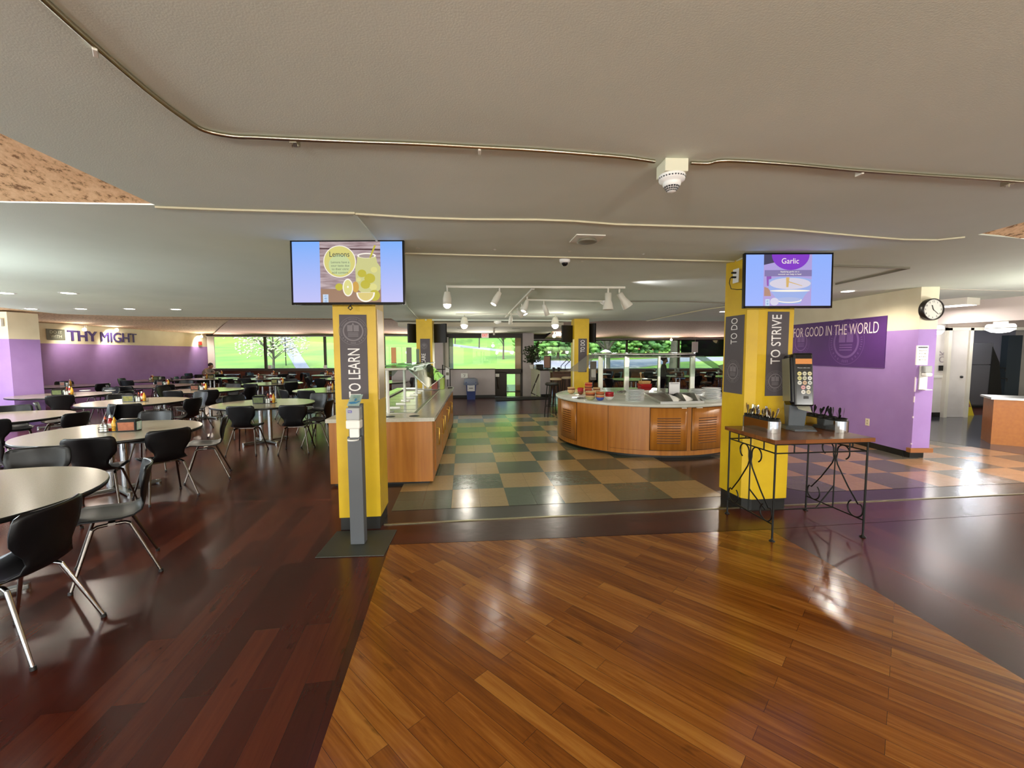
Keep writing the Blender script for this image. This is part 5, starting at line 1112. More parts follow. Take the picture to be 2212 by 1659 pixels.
for (x, y, nm, w_) in ((1258, 861, 'folded cloth with utensils at the front left of the island', .16), (1345, 846, 'crumpled white cloth beside the island post', .14)):
    p = at(x, y, .836); t = thing('folded_cloth', nm, 'cloth', (p.x, p.y, .836), .3); n_ = 8
    b = MB(); vs = [(-w_/2*1.5+w_*1.5*i/n_, -w_*.4+w_*.8*j/5, .012+.014*math.sin(i*1.4+j*.9)*(0 if i in (0, n_) else 1)) for j in range(6) for i in range(n_+1)]
    b.add(vs, [(j*9+i, j*9+i+1, (j+1)*9+i+1, (j+1)*9+i) for j in range(5) for i in range(8)], True); o = b.build('cloth', mat('grey striped cloth', 'A9A398', .9, noise=(30, '4E4A44')), t); s_ = o.modifiers.new('s', 'SOLIDIFY'); s_.thickness = .012; s_.offset = -1
# ------------------------------------------------------------------ wrought iron table
TZ = .885; hw_, hd_ = .425, .32
it = thing('iron_table', 'wrought iron scroll table with brown butcher block top before the right column', 'table', (2.614, 3.903, 0), .098)
MB().box(-hw_-.035, -hd_-.035, TZ-.035, hw_+.035, hd_+.035, TZ).build('tabletop', m_tabwood, it, .004)
def bar(b, *pts, r=.0065, n=6): b.tube(list(pts), r, n)
for sx in (-1, 1):
    for sy in (-1, 1):
        b = MB(); x, y = sx*hw_, sy*hd_; b.tube([(x, y, .02), (x, y, TZ-.035)], .008, 8); b.lathe([(.001,0),(.026,.0),(.022,.009),(.01,.016),(.009,.03)], x, y, 14); b.build('leg', m_iron, it)
b = MB()
for z in (TZ-.045, TZ-.12):
    for s in (-1, 1): bar(b, (-hw_, s*hd_, z), (hw_, s*hd_, z)); bar(b, (s*hw_, -hd_, z), (s*hw_, hd_, z))
for s in (-1, 1):
    for k in (-.6, -.3, .3, .6): bar(b, (hw_*k, s*hd_, TZ-.12), (hw_*k, s*hd_, TZ-.045))
    for k in (-.55, .55): bar(b, (s*hw_, hd_*k, TZ-.12), (s*hw_, hd_*k, TZ-.045))
b.build('apron', m_iron, it)
def scroll(cy, cz, r, a0, turns, sgn, n=22): return [(cy+sgn*r*(1-.25*k/n)*math.cos(a0+turns*2*PI*k/n), cz+r*(1-.25*k/n)*math.sin(a0+turns*2*PI*k/n)) for k in range(n+1)]
for sx in (-1, 1):
    x = sx*hw_; b = MB(); bar(b, (x, -hd_, .15), (x, hd_, .15)); bar(b, (x, 0, .15), (x, 0, TZ-.045)); b.build('side_rail', m_iron, it)
    for sg_ in (-1, 1):
        # from the top scroll, down past the centre bar, out to the leg and round into the foot scroll
        tp_ = scroll(.085, .70, .065, -.9, .62, 1)       # starts lower right, curls over the top
        top = [(.085+.065*math.cos(a), .70+.065*math.sin(a)) for a in [(-.35+1.35*k/16)*PI for k in range(17)]]
        mid = [(.02, .665), (.012, .62), (.03, .57), (.15, .40), (.26, .27)]
        low = [(.232+.075*math.cos(a), .225+.075*math.sin(a)) for a in [(.25-1.55*k/20)*PI for k in range(21)]]
        pts = [(x, sg_*p_[0], p_[1]) for p_ in top+mid+low]; b = MB(); b.tube(pts, .0065, 6); b.build('scroll', m_iron, it)
b = MB(); bar(b, (-hw_, 0, .15), (hw_, 0, .15))
for s in (-1, 1): bar(b, (s*hw_, 0, .36), (s*(hw_-.17), 0, .15))
b.build('stretcher', m_iron, it)
# things on it
def caddy2(x, y, rz, label, cut, side):
    t = thing('cutlery_caddy', label, 'cutlery caddy', (x, y, TZ+.001), rz); Lh, R_ = .155, .066
    pts = [(R_*math.cos(a), -Lh+R_*math.sin(a)) for a in [PI+PI*k/12 for k in range(13)]]+[(R_*math.cos(a), Lh+R_*math.sin(a)) for a in [PI*k/12 for k in range(13)]]
    MB().prism(pts, 0, .105).build('tray', mat('mirror steel', 'D4D0CC', .1, metal=1.), t)
    MB().prism([(p_[0]*.94, p_[1]*.985) for p_ in pts], .105, .108).build('insert', m_black, t)
    for k in range(4):
        cy = -.165+.11*k; o = MB().lathe([(.047,.09),(.049,.13),(.045,.13),(.043,.108),(.001,.108)], 0, cy, 18).build('cup', m_black, t)
        for j in range(cut[k]):
            a = random.uniform(0, 2*PI); r_ = .02; h = random.uniform(.15, .23); lx, ly = random.uniform(-.03, .03), random.uniform(-.03, .03)
            b = MB(); b.T = Matrix.Translation((r_*math.cos(a), cy+r_*math.sin(a), .10)) @ Matrix.Rotation(a*3, 4, 'Z') @ Matrix.Rotation(random.uniform(-.35, .35), 4, 'X') @ Matrix.Rotation(random.uniform(-.3, .3), 4, 'Y'); hu = h-.10; b.add([(-.004,0,0),(.004,0,0),(.006,0,hu*.5),(.011,0,hu*.8),(.009,.002,hu),(0,.003,hu+.008),(-.009,.002,hu),(-.011,0,hu*.8),(-.006,0,hu*.5)], [tuple(range(9)), tuple(reversed(range(9)))]); b.build('utensil', mat('mirror steel', 'D4D0CC', .1, metal=1.) if side == 'l' else m_black, o)
    return t
caddy2(2.372, 4.02, .12, 'steel trough of spoons and forks at the left end of the iron table', (8, 9, 9, 8), 'l')
caddy2(2.985, 4.02, .12, 'steel trough with black handled utensils at the right end of the iron table', (5, 5, 5, 6), 'r')
dp = thing('napkin_tower', 'tall black tabletop dispenser with orange label and round stickers', 'dispenser', (2.735, 4.03, TZ), -.10)
m_ds = mat('slate dispenser plastic', '5A6066', .35)
b = MB(); b.add([(-.10,-.13,0),(.10,-.13,0),(.13,-.02,0),(.12,.12,0),(-.12,.12,0),(-.13,-.02,0),(-.09,-.12,.014),(.09,-.12,.014),(.12,-.02,.03),(.10,.11,.03),(-.10,.11,.03),(-.12,-.02,.03)], [(5,4,3,2,1,0),(6,7,8,9,10,11),(0,1,7,6),(1,2,8,7),(2,3,9,8),(3,4,10,9),(4,5,11,10),(5,0,6,11)]); b.build('foot', m_ds, dp, .004)
b = MB(); b.add([(-.075,.03,.02),(.075,.03,.02),(.075,.10,.02),(-.075,.10,.02),(-.085,-.0,.25),(.085,-.0,.25),(.085,.12,.25),(-.085,.12,.25)], [(0,3,2,1),(4,5,6,7),(0,1,5,4),(1,2,6,5),(2,3,7,6),(3,0,4,7)]); b.build('neck', m_ds, dp, .01)
bt = bpy.data.objects.new('body', None); 
TB = Matrix.Translation((0, -.005, .22)) @ Matrix.Rotation(math.radians(-7), 4, 'X')
def tb(): b = MB(); b.T = TB.copy(); return b
b = tb(); b.box(-.098, -.06, 0, .098, .115, .50); b.build('body', m_blackgl, dp, .04)
b = tb(); b.box(-.1, -.035, .05, -.0975, .10, .46); b.build('side_window', mat('smoky olive window', '75735F', .25), dp, .001)
b = tb(); b.box(.0975, -.035, .05, .1, .10, .46); b.build('side_window', mat('smoky olive window', '75735F', .25), dp, .001)
b = tb(); b.box(-.085, -.085, .0, .085, -.055, .50); b.build('door', m_blackgl, dp, .022)
def tq(x, z, l=.0865): return TB @ Vector((x, -l, z))
b = MB(); b.add([tuple(tq(*q)) for q in ((-.073,.395),(.073,.395),(.073,.445),(-.073,.445))], [(0,1,2,3)]); b.build('orange_label', mat('orange label', 'D88A3C', .4), dp)
ux_ = Vector((1,0,0)); uz_ = (TB.to_3x3() @ Vector((0,0,1)))
for z, w_ in ((.36, .11),): txt('lettering', 'Please take one', tuple(tq(0, z)), ux_, uz_, w_, .008, m_bantxt, dp, depth=.0006)
cols_ = ['D9D089','C9C7B4','D6CFA4','CFCB8E','BDBEA8','D9D9D4','D6D6CC','C9A88A','C4CBC6','D69AA0','DCD6CC','E0E0DC','D3CBB0']
i_ = 0
for row, (z, xs) in enumerate(((.305, (-.04, .005, .05)), (.262, (-.04, .005, .05)), (.219, (-.04, .005, .05)), (.176, (-.01, .035)), (.133, (-.01, .035)))):
    for x in xs:
        b = MB(); b.add([tuple(tq(x+.019*math.cos(a), z+.019*math.sin(a))) for a in [2*PI*k/20 for k in range(20)]], [tuple(range(20))]); o = b.build('round_sticker', mat('sticker '+cols_[i_], cols_[i_], .5), dp)
        b = MB(); b.add([tuple(tq(x+q[0]*.009, z+q[1]*.006, .0872)) for q in ((-1,-.6),(1,-.6),(1,.6),(-1,.6))], [(0,1,2,3)]); b.build('sticker_print', mat('sticker print', '6E6A5C', .6), o); i_ += 1
b = MB(); b.add([tuple(tq(*q)) for q in ((-.01,.07),(.035,.07),(.035,.095),(-.01,.095))], [(0,1,2,3)]); b.build('small_badge', m_dark, dp)
b = MB(); b.add([(-.06,-.10,.205),(.05,-.12,.175),(.07,-.04,.225),(-.05,-.03,.235)], [(0,1,2,3),(3,2,1,0)]); o = b.build('napkin', mat('cream napkin', 'E2DFCC', .8), dp); s_ = o.modifiers.new('s', 'SOLIDIFY'); s_.thickness = .012
# ------------------------------------------------------------------ purple wall: sign, clock and so on
t = thing('wall_sign', 'deep purple sign reading FOR GOOD IN THE WORLD on the purple wall', 'sign', (6.04, 8.2, 0))
MB().box(-.012, -1.30, 1.355, -.001, 1.9, 2.20).build('panel', mat('deep violet vinyl', '5A2F78', .45, noise=(3, '542B72')), t)
m_pe = mat('pale violet emblem print', '7A5596', .5)
emblem(t, (-.0125, -.48, 1.80), (0,-1,0), (0,0,1), .41, m_pe); emblem(t, (-.0125, .72, 1.83), (0,-1,0), (0,0,1), .27, m_pe)
txt('lettering', 'FOR GOOD IN THE WORLD', (-.0145, -.10, 2.025), (0,-1,0), (0,0,1), 2.12, .19, mat('pinkish white lettering', 'F6E2E4', .5), t, bold=-.006)
t = thing('wall_clock', 'round black rimmed wall clock on the purple pillar end', 'clock', (6.165, 6.36, 2.235)); t.rotation_euler = (PI/2, 0, 0)
m_rim = mat('dark brown clock rim', '231A16', .3)
MB().lathe([(.155,0),(.16,.02),(.16,.075),(.152,.085),(.143,.083),(.142,.07)], seg=40, caps=False).build('rim', m_rim, t); MB().lathe([(.001,.068),(.143,.068)], seg=40).build('dial', mat('clock dial', 'D8D6CC', .5), t)
for k in range(12):
    a = PI/2-2*PI*(k+1)/12; txt('numeral', str(k+1), (.115*math.cos(a), .115*math.sin(a), .069), (1,0,0), (0,1,0), None, .026, m_dark, t, depth=.001)
for a, l, w_ in ((90-11.37*30, .065, .007), (90-22*6, .105, .005)):
    a = math.radians(a); b = MB(); b.tube([(-.015*math.cos(a), -.015*math.sin(a), .073), (l*math.cos(a), l*math.sin(a), .073)], w_*.6, 5); b.build('hand', m_dark, t)
b = MB(); b.lathe([(.001,.079),(.154,.081)], seg=40, caps=False); b.build('glass', glassmat('clock glass', 'FDFDFD', .03), t)
t = thing('menu_holder', 'white framed price sheet on the purple pillar under the clock', 'notice', (6.10, 6.36, 1.42)); MB().box(-.085, -.02, 0, .085, 0, .29).build('frame', m_white_p, t, .003); MB().box(-.07, -.0215, .25, .07, -.0205, .275).build('heading', m_dark, t)
for k in range(4): txt('printed_line', ('80 85 95 70', '9 35 80', '60 75 40 45', '40 55 50')[k], (0, -.0225, .215-.045*k), (1,0,0), (0,0,1), .11, .022, mat('grey brown print', '7A7064', .6), t, depth=.0005)
t = thing('sanitizer_dispenser', 'white wall hand sanitizer dispenser with drip tray on the purple pillar', 'sanitizer dispenser', (6.14, 6.36, 1.05))
MB().box(-.06, -.02, 0, .06, 0, .36).build('backplate', m_white_p, t, .004); MB().box(-.05, -.10, .20, .06, -.02, .26).build('pump_housing', m_white_p, t, .02); MB().box(-.05, -.09, .26, .055, -.02, .36).build('cartridge_cover', mat('smoky clear plastic', 'C9CCCC', .15, trans=.3), t, .01); MB().box(-.055, -.11, 0, .055, -.02, .012).build('drip_tray', m_white_p, t, .003)
t = thing('wall_outlet', 'cream wall outlet low on the purple wall', 'outlet', (6.04, 7.17, .43)); MB().box(-.008, -.04, -.06, 0, .04, .06).build('cover', mat('cream plastic', 'E6D9BE', .4), t, .002)
for z in (-.022, .022): MB().box(-.0095, -.012, z-.012, -.008, .012, z+.012).build('socket', mat('tan plastic', 'B8A88A', .4), t)
# wall sconce on the far purple corner with its panel
p = atY(1583, 735, 20.0); t = thing('wall_sconce', 'lit wall lamp with a double shade in the far purple corner', 'wall lamp', (10.52, 19.9, p.z)); MB().lathe([(.001,-.1),(.12,-.02),(.17,.08),(.16,.09)], seg=18, a0=PI/2, a1=1.5*PI).build('shade', mat('warm lamp glass', 'FFFFFF', .4, emit='FFD9A0', es=4.), t)
t = thing('monitor', 'dark hanging screen in the far right corner by the windows', 'monitor', (9.0, 16.9, 1.30), .2); MB().box(-.32, -.03, 0, .32, .03, .42).build('screen', m_blackgl, t, .01); MB().tube([(0, .05, .4), (0, .05, CZ-1.3)], .02, 8).build('hanger', m_dark, t)
# ------------------------------------------------------------------ corridor
t = thing('card_reader', 'small black card reader on the white corridor wall', 'card reader', (10.52, 10.455, 1.15)); MB().box(-.05, -.02, 0, .05, 0, .13).build('body', m_black, t, .004)
o = txt('wall_lettering', 'OK', (10.55, 10.455, 1.50), (0,0,1), (-1,0,0), .30, .16, mat('grey vinyl letters', '9A9096', .6), depth=.003); tag(o, 'grey sideways lettering on the white corridor wall above the card reader', 'lettering')
t = thing('wet_floor_sign', 'yellow folding wet floor sign beside the white door', 'caution sign', (11.52, 10.80, 0), .2)
m_ys = mat('caution yellow plastic', 'D9C21C', .4)
for s in (-1, 1):
    b = MB(); b.add([(-.15,s*.14,0),(.15,s*.14,0),(.05,s*.02,.60),(-.05,s*.02,.60),(-.15,s*.14+.012,0),(.15,s*.14+.012,0),(.05,s*.02+.012,.60),(-.05,s*.02+.012,.60)], [(0,1,2,3),(7,6,5,4),(0,4,5,1),(1,5,6,2),(2,6,7,3),(3,7,4,0)]); o = b.build('panel', m_ys, t)
b = MB(); b.add([(-.06,-.105,.22),(.06,-.105,.22),(.0,-.073,.38)], [(0,1,2)]); b.build('warning_picture', m_rb, t).location = (0, -.012, 0)
t = thing('refrigerator', 'tall grey steel refrigerator in the room beyond the white door', 'refrigerator', (13.42, 12.2, 0)); MB().box(-.36, 0, .06, .30, .7, 1.86).build('cabinet', mat('grey appliance steel', '6E6C70', .35, metal=.5), t, .01); MB().box(-.36, -.03, 1.25, .30, 0, 1.85).build('door', mat('grey appliance steel', '6E6C70', .35, metal=.5), t, .006); MB().box(-.36, -.03, .1, .30, 0, 1.23).build('door', mat('grey appliance steel', '6E6C70', .35, metal=.5), t, .006); MB().box(-.3, .05, 0, .25, .65, .06).build('plinth', m_dark, t)
t = thing('hand_truck', 'black folded hand truck with handles beside the refrigerator', 'hand truck', (13.80, 12.15, 0)); b = MB(); b.add([(-.16,0,.05),(.28,0,.05),(.10,0,1.3),(-.12,0,1.75),(-.16,.05,.05),(.28,.05,.05),(.10,.05,1.3),(-.12,.05,1.75)], [(0,1,2,3),(7,6,5,4),(0,4,5,1),(1,5,6,2),(2,6,7,3),(3,7,4,0)]); b.build('frame', m_black, t)
for z, x in ((1.15, .12), (.85, .19)): MB().tube([(x, 0, z), (x+.12, -.03, z), (x+.12, -.03, z-.10)], .014, 6).build('handle', m_black, t)
for x in (-.1, .22):
    b = MB(); b.T = Matrix.Translation((x, .09, .08)) @ Matrix.Rotation(PI/2, 4, 'Y'); b.lathe([(.001,-.02),(.08,-.02),(.08,.02),(.001,.02)], seg=16); b.build('wheel', m_black, t)
MB().box(15.55, 13.4, .02, 16, 13.58, 2.12).build('door_3', mat('dark blue grey door', '39454E', .5)); struct(bpy.data.objects['door_3'])
ct = thing('serving_counter', 'orange wood counter with grey top at the right edge of the photo', 'counter', (8.35, 7.34, 0), math.atan2(-.23, .31))
MB().box(0, 0, .0, 2.2, .6, .79).build('cabinet', mat('orange counter laminate', 'B06A24', .4, noise=(20, 'A66020')), ct); MB().box(-.04, -.04, .79, 2.24, .64, .825).build('counter', m_steel, ct)
# ------------------------------------------------------------------ entry area
t = thing('floor_mat', 'dark ribbed door mat at the top of the entry stair', 'door mat', (0, 0, 0)); A, B, C_, D = at(1072, 867, 0), at(1189, 862, 0), at(1172, 858, 0), at(1070, 859, 0)
MB().prism([(A.x,A.y),(B.x,B.y),(C_.x,C_.y-.1),(D.x,D.y-.1)], .006, .018).build('mat', mat('charcoal ribbed mat', '2E2A2A', .9, noise=(60, '242121')), t)
t = thing('recycling_bin', 'slim blue waste bin with clear liner and white notice by the entry wall', 'waste bin', (-1.45, 15.02, 0), .1)
b = MB(); b.add([(-.14,-.16,0),(.14,-.16,0),(.14,.16,0),(-.14,.16,0),(-.18,-.2,.62),(.18,-.2,.62),(.18,.2,.62),(-.18,.2,.62)], [(0,3,2,1),(0,1,5,4),(1,2,6,5),(2,3,7,6),(3,0,4,7)]); b.build('body', mat('navy blue plastic', '1F3A86', .4), t)
b = MB(); b.lathe([(.17,.48),(.27,.52),(.25,.62),(.23,.72),(.16,.75),(.14,.66)], seg=14); o = b.build('liner', mat('cloudy plastic liner', 'A8B4CC', .3, alpha=.6), t)
MB().box(-.13, -.222, .30, .13, -.21, .52).build('notice', mat('white printed paper', 'E9E9EC', .6), t).rotation_euler = (0,0,0)
MB().box(-.07, -.225, .40, .07, -.222, .42).build('printed_line', m_dark, t)
t = thing('wall_outlet', 'white cover plate with a dark squiggle on the low entry wall', 'outlet', (-1.72, 15.36, .80), .1); MB().box(-.12, 0, -.06, .12, .02, .10).build('cover', m_white_p, t); MB().tube([(-.04,-.01,.05),(.03,-.01,.06),(-.01,-.01,-.03)], .008, 5).build('mark', m_dark, t)
t = thing('sanitizer_dispenser', 'white hand sanitizer dispenser at the left end of the low entry wall', 'sanitizer dispenser', ((967-1106)/920*15.1, 15.1, .70)); MB().box(-.07, -.05, 0, .07, .05, .42).build('body', m_white_p, t, .01); MB().box(-.05, -.06, .15, .05, -.05, .25).build('window', m_gcond, t)
MB().box(-.1, -.1, -.70, .1, .1, -.69).build('stand_base', m_dark, t); MB().tube([(0,0,-.69),(0,0,0)], .015, 8).build('stand_pole', m_dark, t)
t = thing('exit_sign', 'white exit sign with red letters on the glazed entry header', 'exit sign', ((1048.5-1106)/920*17.7, 17.7, 2.26)); MB().box(-.15, -.03, 0, .15, .03, .20).build('box', mat('lit sign white', 'F4E6DC', .4, emit='FFE6DC', es=.35), t); txt('lettering', 'EXIT', (0, -.032, .10), (1,0,0), (0,0,1), .22, .12, mat('lit sign red', 'E04038', .4, emit='E8483C', es=.6), t, bold=.02); MB().tube([(0,0,.2),(0,0,.3)], .015, 6).build('stem', m_offw, t)
for k, (x0, y0, z0, x1, y1, z1, lab) in enumerate(((1.0, 15.95, .82, .80, 17.6, -.05, 'dark handrail sloping down the right stair wall'), (-.58, 15.8, .82, -.55, 16.6, .25, 'dark handrail at the left side of the stair'))):
    t = thing('handrail', lab, 'handrail', (0,0,0)); MB().tube([(x0, y0, z0), (x1, y1, z1)], .025, 8).build('rail', mat('brown handrail', '4A3526', .4), t)
    for f_ in (.2, .8): q = Vector((x0,y0,z0)).lerp(Vector((x1,y1,z1)), f_); MB().tube([tuple(q), (q.x+(.06 if k == 0 else -.06), q.y, q.z-.05)], .012, 6).build('bracket', m_dark, t)
b = MB(); b.tube([(.93, 16.5, -.4), (.93, 16.5, .45), (.87, 17.1, .45), (.87, 17.1, -.5)], .02, 8); tag(b.build('guard_rail', m_offw), 'pale tubular guard rail low in the entry stair', 'guard rail')
t = thing('wall_box', 'small white box beside the top of the stair', 'box', (-.56, 15.75, .80)); MB().box(-.05,-.05,-.05,.09,.04,.06).build('body', m_white_p, t, .005)
# plant, printer and monitor on the half wall
pl = thing('potted_plant', 'leafy green plant standing on the half wall beside the stair', 'potted plant', (.80, 16.9, 1.0))
MB().lathe([(.08,0),(.11,.16),(.10,.16),(.08,.02),(.001,.02)], seg=16).build('pot', m_white_p, pl); b = MB()
for k in range(16): a = k*2.4; b.tube([(0,0,.15), (.12*math.cos(a), .12*math.sin(a), .4+.02*k), (.26*math.cos(a), .26*math.sin(a), .45+.022*k)], .008, 5)
b.build('stems', m_bark, pl); b = MB()
for k in range(420):
    a = random.uniform(0, 2*PI); r_ = random.uniform(.02, .34); z = random.uniform(.25, .88); c_ = Vector((r_*math.cos(a), r_*math.sin(a), z)); d = Vector((random.uniform(-1,1), random.uniform(-1,1), random.uniform(-.3,.6))).normalized(); n_ = d.orthogonal().normalized()*.035
    b.add([tuple(c_), tuple(c_+d*.04+n_), tuple(c_+d*.10), tuple(c_+d*.04-n_)], [(0,1,2,3)])
b.build('foliage', mat('dark plant leaves', '2E3E26', .5, noise=(9, '3E5230')), pl)
t = thing('printer', 'black desktop printer on the half wall beside the plant', 'printer', (1.05, 16.3, 1.0), .1); MB().box(-.14,-.12,0,.14,.14,.19).build('body', m_blackgl, t, .015); MB().box(-.11,-.14,.04,.11,-.12,.09).build('tray', m_dark, t)
t = thing('monitor', 'tan-backed screen turned sideways on the half wall', 'monitor', (1.33, 16.1, 1.0), -1.1); MB().box(-.22,-.02,.06,.22,.02,.50).build('screen', mat('tan plastic shell', 'B08A7A', .5), t, .02); MB().box(-.235,-.012,.045,.235,.03,.515).build('bezel', m_dark, t, .02); MB().lathe([(.12,0),(.12,.015),(.02,.03),(.02,.1)], seg=16).build('stand', m_dark, t)
# bar-height table, stools, stand
t = thing('bar_table', 'brown bar height table behind the yellow column with the corner guard', 'table', (1.85, 14.3, 0), .1); MB().box(-.55,-.3,.98,.75,.3,1.02).build('tabletop', mat('brown table wood', '5A3A26', .4), t)
for x in (-.5, .7):
    for y in (-.25, .25): MB().box(x-.025, y-.025, 0, x+.025, y+.025, .98).build('leg', mat('brown table wood', '5A3A26', .4), t)
MB().box(-.5,-.27,.3,.7,-.24,.95).build('modesty_panel', mat('brown table wood', '5A3A26', .4), t)
for (x, y, lab) in ((1.33, 12.9, 'bar stool with a cream cushion at the bar table, nearer'), (1.75, 13.5, 'bar stool tucked behind, beside the yellow column'), (1.02, 10.8, 'slim iron bar stool at the left rim of the island')):
    t = thing('bar_stool', lab, 'stool', (x, y, 0), .2)
    MB().lathe([(.001,.80),(.16,.80),(.18,.82),(.18,.85),(.15,.87),(.001,.875)], seg=18).build('cushion', mat('cream vinyl', 'CDBB98', .5) if y > 12 else m_black, t)
    for a in (PI/4, 3*PI/4, 5*PI/4, 7*PI/4): MB().tube([(.22*math.cos(a), .22*math.sin(a), 0), (.14*math.cos(a), .14*math.sin(a), .80)], .012, 6).build('leg', m_iron, t)
    MB().tube([(.19*math.cos(a), .19*math.sin(a), .28) for a in [2*PI*k/16 for k in range(17)]], .008, 6).build('foot_ring', m_iron, t)
for i, (x, z, lab) in enumerate(((1196, 1.02, 'dark mug on the bar table, left'), (1207, 1.02, 'dark mug on the bar table, right'))):
    t = thing('mug', lab, 'mug', ((x-1106)/920*14.2, 14.2, z+.001)); MB().lathe([(.04,0),(.045,.02),(.045,.12),(.04,.12),(.038,.02),(.001,.015)], seg=14).build('body', m_dark, t); MB().tube([(.045,0,.09),(.08,0,.08),(.08,0,.04),(.045,0,.03)], .006, 5).build('handle', m_dark, t)
for i, (x, lab) in enumerate(((1212, 'black tilted reading stand by the right windows, left'), (1221, 'black tilted reading stand by the right windows, right'))):
    t = thing('reading_stand', lab, 'stand', ((x-1106)/920*17.5, 17.5, 0)); MB().tube([(0,0,0),(0,0,1.1),(.25,0,1.35)], .015, 6).build('pole', m_dark, t); b = MB(); b.add([(.05,-.1,1.5),(.38,-.1,1.22),(.38,.15,1.22),(.05,.15,1.5)], [(0,1,2,3),(3,2,1,0)]); o = b.build('ledge', m_dark, t); s_ = o.modifiers.new('s','SOLIDIFY'); s_.thickness = .015; MB().lathe([(.16,0),(.16,.015),(.02,.03)], seg=14).build('foot', m_dark, t)
t = thing('display_stand', 'grey framed notice and white dispenser on a stand right of the far column', 'stand', ((1281-1106)/920*13.2, 13.2, 0)); MB().box(-.09,-.02,.78,.10,.02,1.36).build('panel', mat('grey notice', '8A8680', .5), t); MB().box(-.06,-.07,.86,.08,-.02,1.12).build('dispenser', m_white_p, t, .02); MB().tube([(0,0,.0),(0,0,.78)], .02, 8).build('pole', m_dark, t); MB().lathe([(.18,0),(.18,.015),(.02,.03)], seg=16).build('foot', m_dark, t)
t = thing('hanging_card', 'blank white card hanging in the right-hand window', 'sign', ((1500-1106)/920*18, 18.0, 1.62)); MB().box(-.13,-.005,0,.13,.005,.45).build('card', mat('white printed paper', 'E9E9EC', .6), t); MB().tube([(0,0,.45),(0,0,CZ-1.62+.0)], .003, 5).build('string', m_offw, t)
t = thing('window_umbrella', 'white parasol outside seen over the far yellow column', 'parasol', ((1308-1106)/920*32, 32, gz(32))); MB().tube([(0,0,-.1),(0,0,2.35)], .04, 8).build('pole', m_offw, t); MB().lathe([(.42,2.3),(.25,2.42),(.001,2.5)], seg=8, smooth=False).build('canopy', m_white_p, t)
# box on the windowsill etc.
for (x, c_, nm) in ((703, 'E6E6E2', 'small white paper bag on the left window ledge by the second mullion'), (583, 'DADAD2', 'small white carton on the left window ledge by the first mullion')):
    t = thing('carton', nm, 'carton', ((x-1106)/920*20.1, 20.12, .931)); MB().box(-.07,-.05,0,.07,.05,.16).build('body', mat('pale card', c_, .7), t)
# lettering on the left purple wall
XW = -14.39
t = thing('wall_plaque', 'grey plaque reading DO IT WITH on the cream wall band', 'sign', (XW, 13.52, 0)); MB().box(.0, -.27, 2.09, .012, .27, 2.43).build('panel', mat('olive grey vinyl', '57584A', .6), t)
for k, s_ in enumerate(('DO IT', 'WITH')): txt('lettering', s_, (.014, 0, 2.335-.135*k), (0,1,0), (0,0,1), .36 if k == 0 else .33, .09, mat('pale olive lettering', 'B9BAA6', .6), t)
m_pl = mat('deep purple letters', '3E2B6C', .5)
for s_, y0, y1 in (('THY', 13.86, 14.85), ('MIGHT', 14.98, 16.40)):
    o = txt('wall_lettering', s_, (XW+.004, (y0+y1)/2, 2.245), (0,1,0), (0,0,1), y1-y0, .34, m_pl, depth=.03, bold=.018 if s_ == 'THY' else 0); tag(o, 'big deep purple letters %s on the cream wall band' % s_, 'lettering')
p = atY(24, 689, 9.4); t = thing('wall_speaker', 'small white square box high on the lavender pillar', 'wall box', (-11.23, 9.42, p.z-.08)); MB().box(-.08,-.05,-.08,.08,0,.09).build('body', m_white_p, t, .006)
t = thing('fire_alarm', 'red fire alarm on the wall end by the first window', 'fire alarm', (-14.38, 19.7, 2.13)); MB().box(0,-.07,-.08,.06,.07,.08).build('body', mat('alarm red', 'B0281E', .4), t, .005)
# ------------------------------------------------------------------ people
def person(name, label, J, E, root, face_mat, loc, rz, mats_, parts):
    t = thing(name, label, 'person', loc, rz); me = bpy.data.meshes.new('body'); keys = list(J)
    me.from_pydata([J[k][0] for k in keys], [(keys.index(a), keys.index(b)) for a, b in E], []); o = bpy.data.objects.new('body', me); COL.objects.link(o)
    sk = o.modifiers.new('skin', 'SKIN'); sk.use_smooth_shade = True; o.modifiers.new('sub', 'SUBSURF').levels = 2
    for i, k in enumerate(keys):
        r = J[k][1]; v = me.skin_vertices[0].data[i]; v.radius = r if isinstance(r, tuple) else (r, r); v.use_root = (k == root)
    dg = bpy.context.evaluated_depsgraph_get(); m2 = bpy.data.meshes.new_from_object(o.evaluated_get(dg)); o.modifiers.clear(); o.data = m2; m2.name = 'body'
    m2.materials.clear()
    for m in mats_: m2.materials.append(m)
    for p in m2.polygons: p.use_smooth = True; p.material_index = face_mat(p.center)
    o.parent = t
    for nm, bmb, m in parts: bmb.build(nm, m, t)
    return t
def hand(J, E, w_, tag_, d, side, r=.009):
    "palm, four unequal fingers and a thumb off the wrist, pointing along d"
    d = Vector(d).normalized(); s = Vector(side).normalized(); n = d.cross(s); W0 = Vector(J[w_][0]); P = W0+d*.07; J[tag_+'p'] = (tuple(P), (.022, .036)); E.append((w_, tag_+'p'))
    for i, (o_, l) in enumerate(((-.03, .055), (-.01, .072), (.01, .068), (.03, .05))):
        a = P+s*o_+d*.02; b_ = a+d*l*.6-n*.006; c_ = a+d*l*.95-n*.022
        for q, v in (('a', a), ('b', b_), ('c', c_)): J[tag_+str(i)+q] = (tuple(v), r)
        E += [(tag_+'p', tag_+str(i)+'a'), (tag_+str(i)+'a', tag_+str(i)+'b'), (tag_+str(i)+'b', tag_+str(i)+'c')]
    a = W0+d*.03-s*.03; b_ = a+d*.03-s*.028; J[tag_+'ta'] = (tuple(a), r*1.1); J[tag_+'tb'] = (tuple(b_), r); E += [(w_, tag_+'ta'), (tag_+'ta', tag_+'tb')]
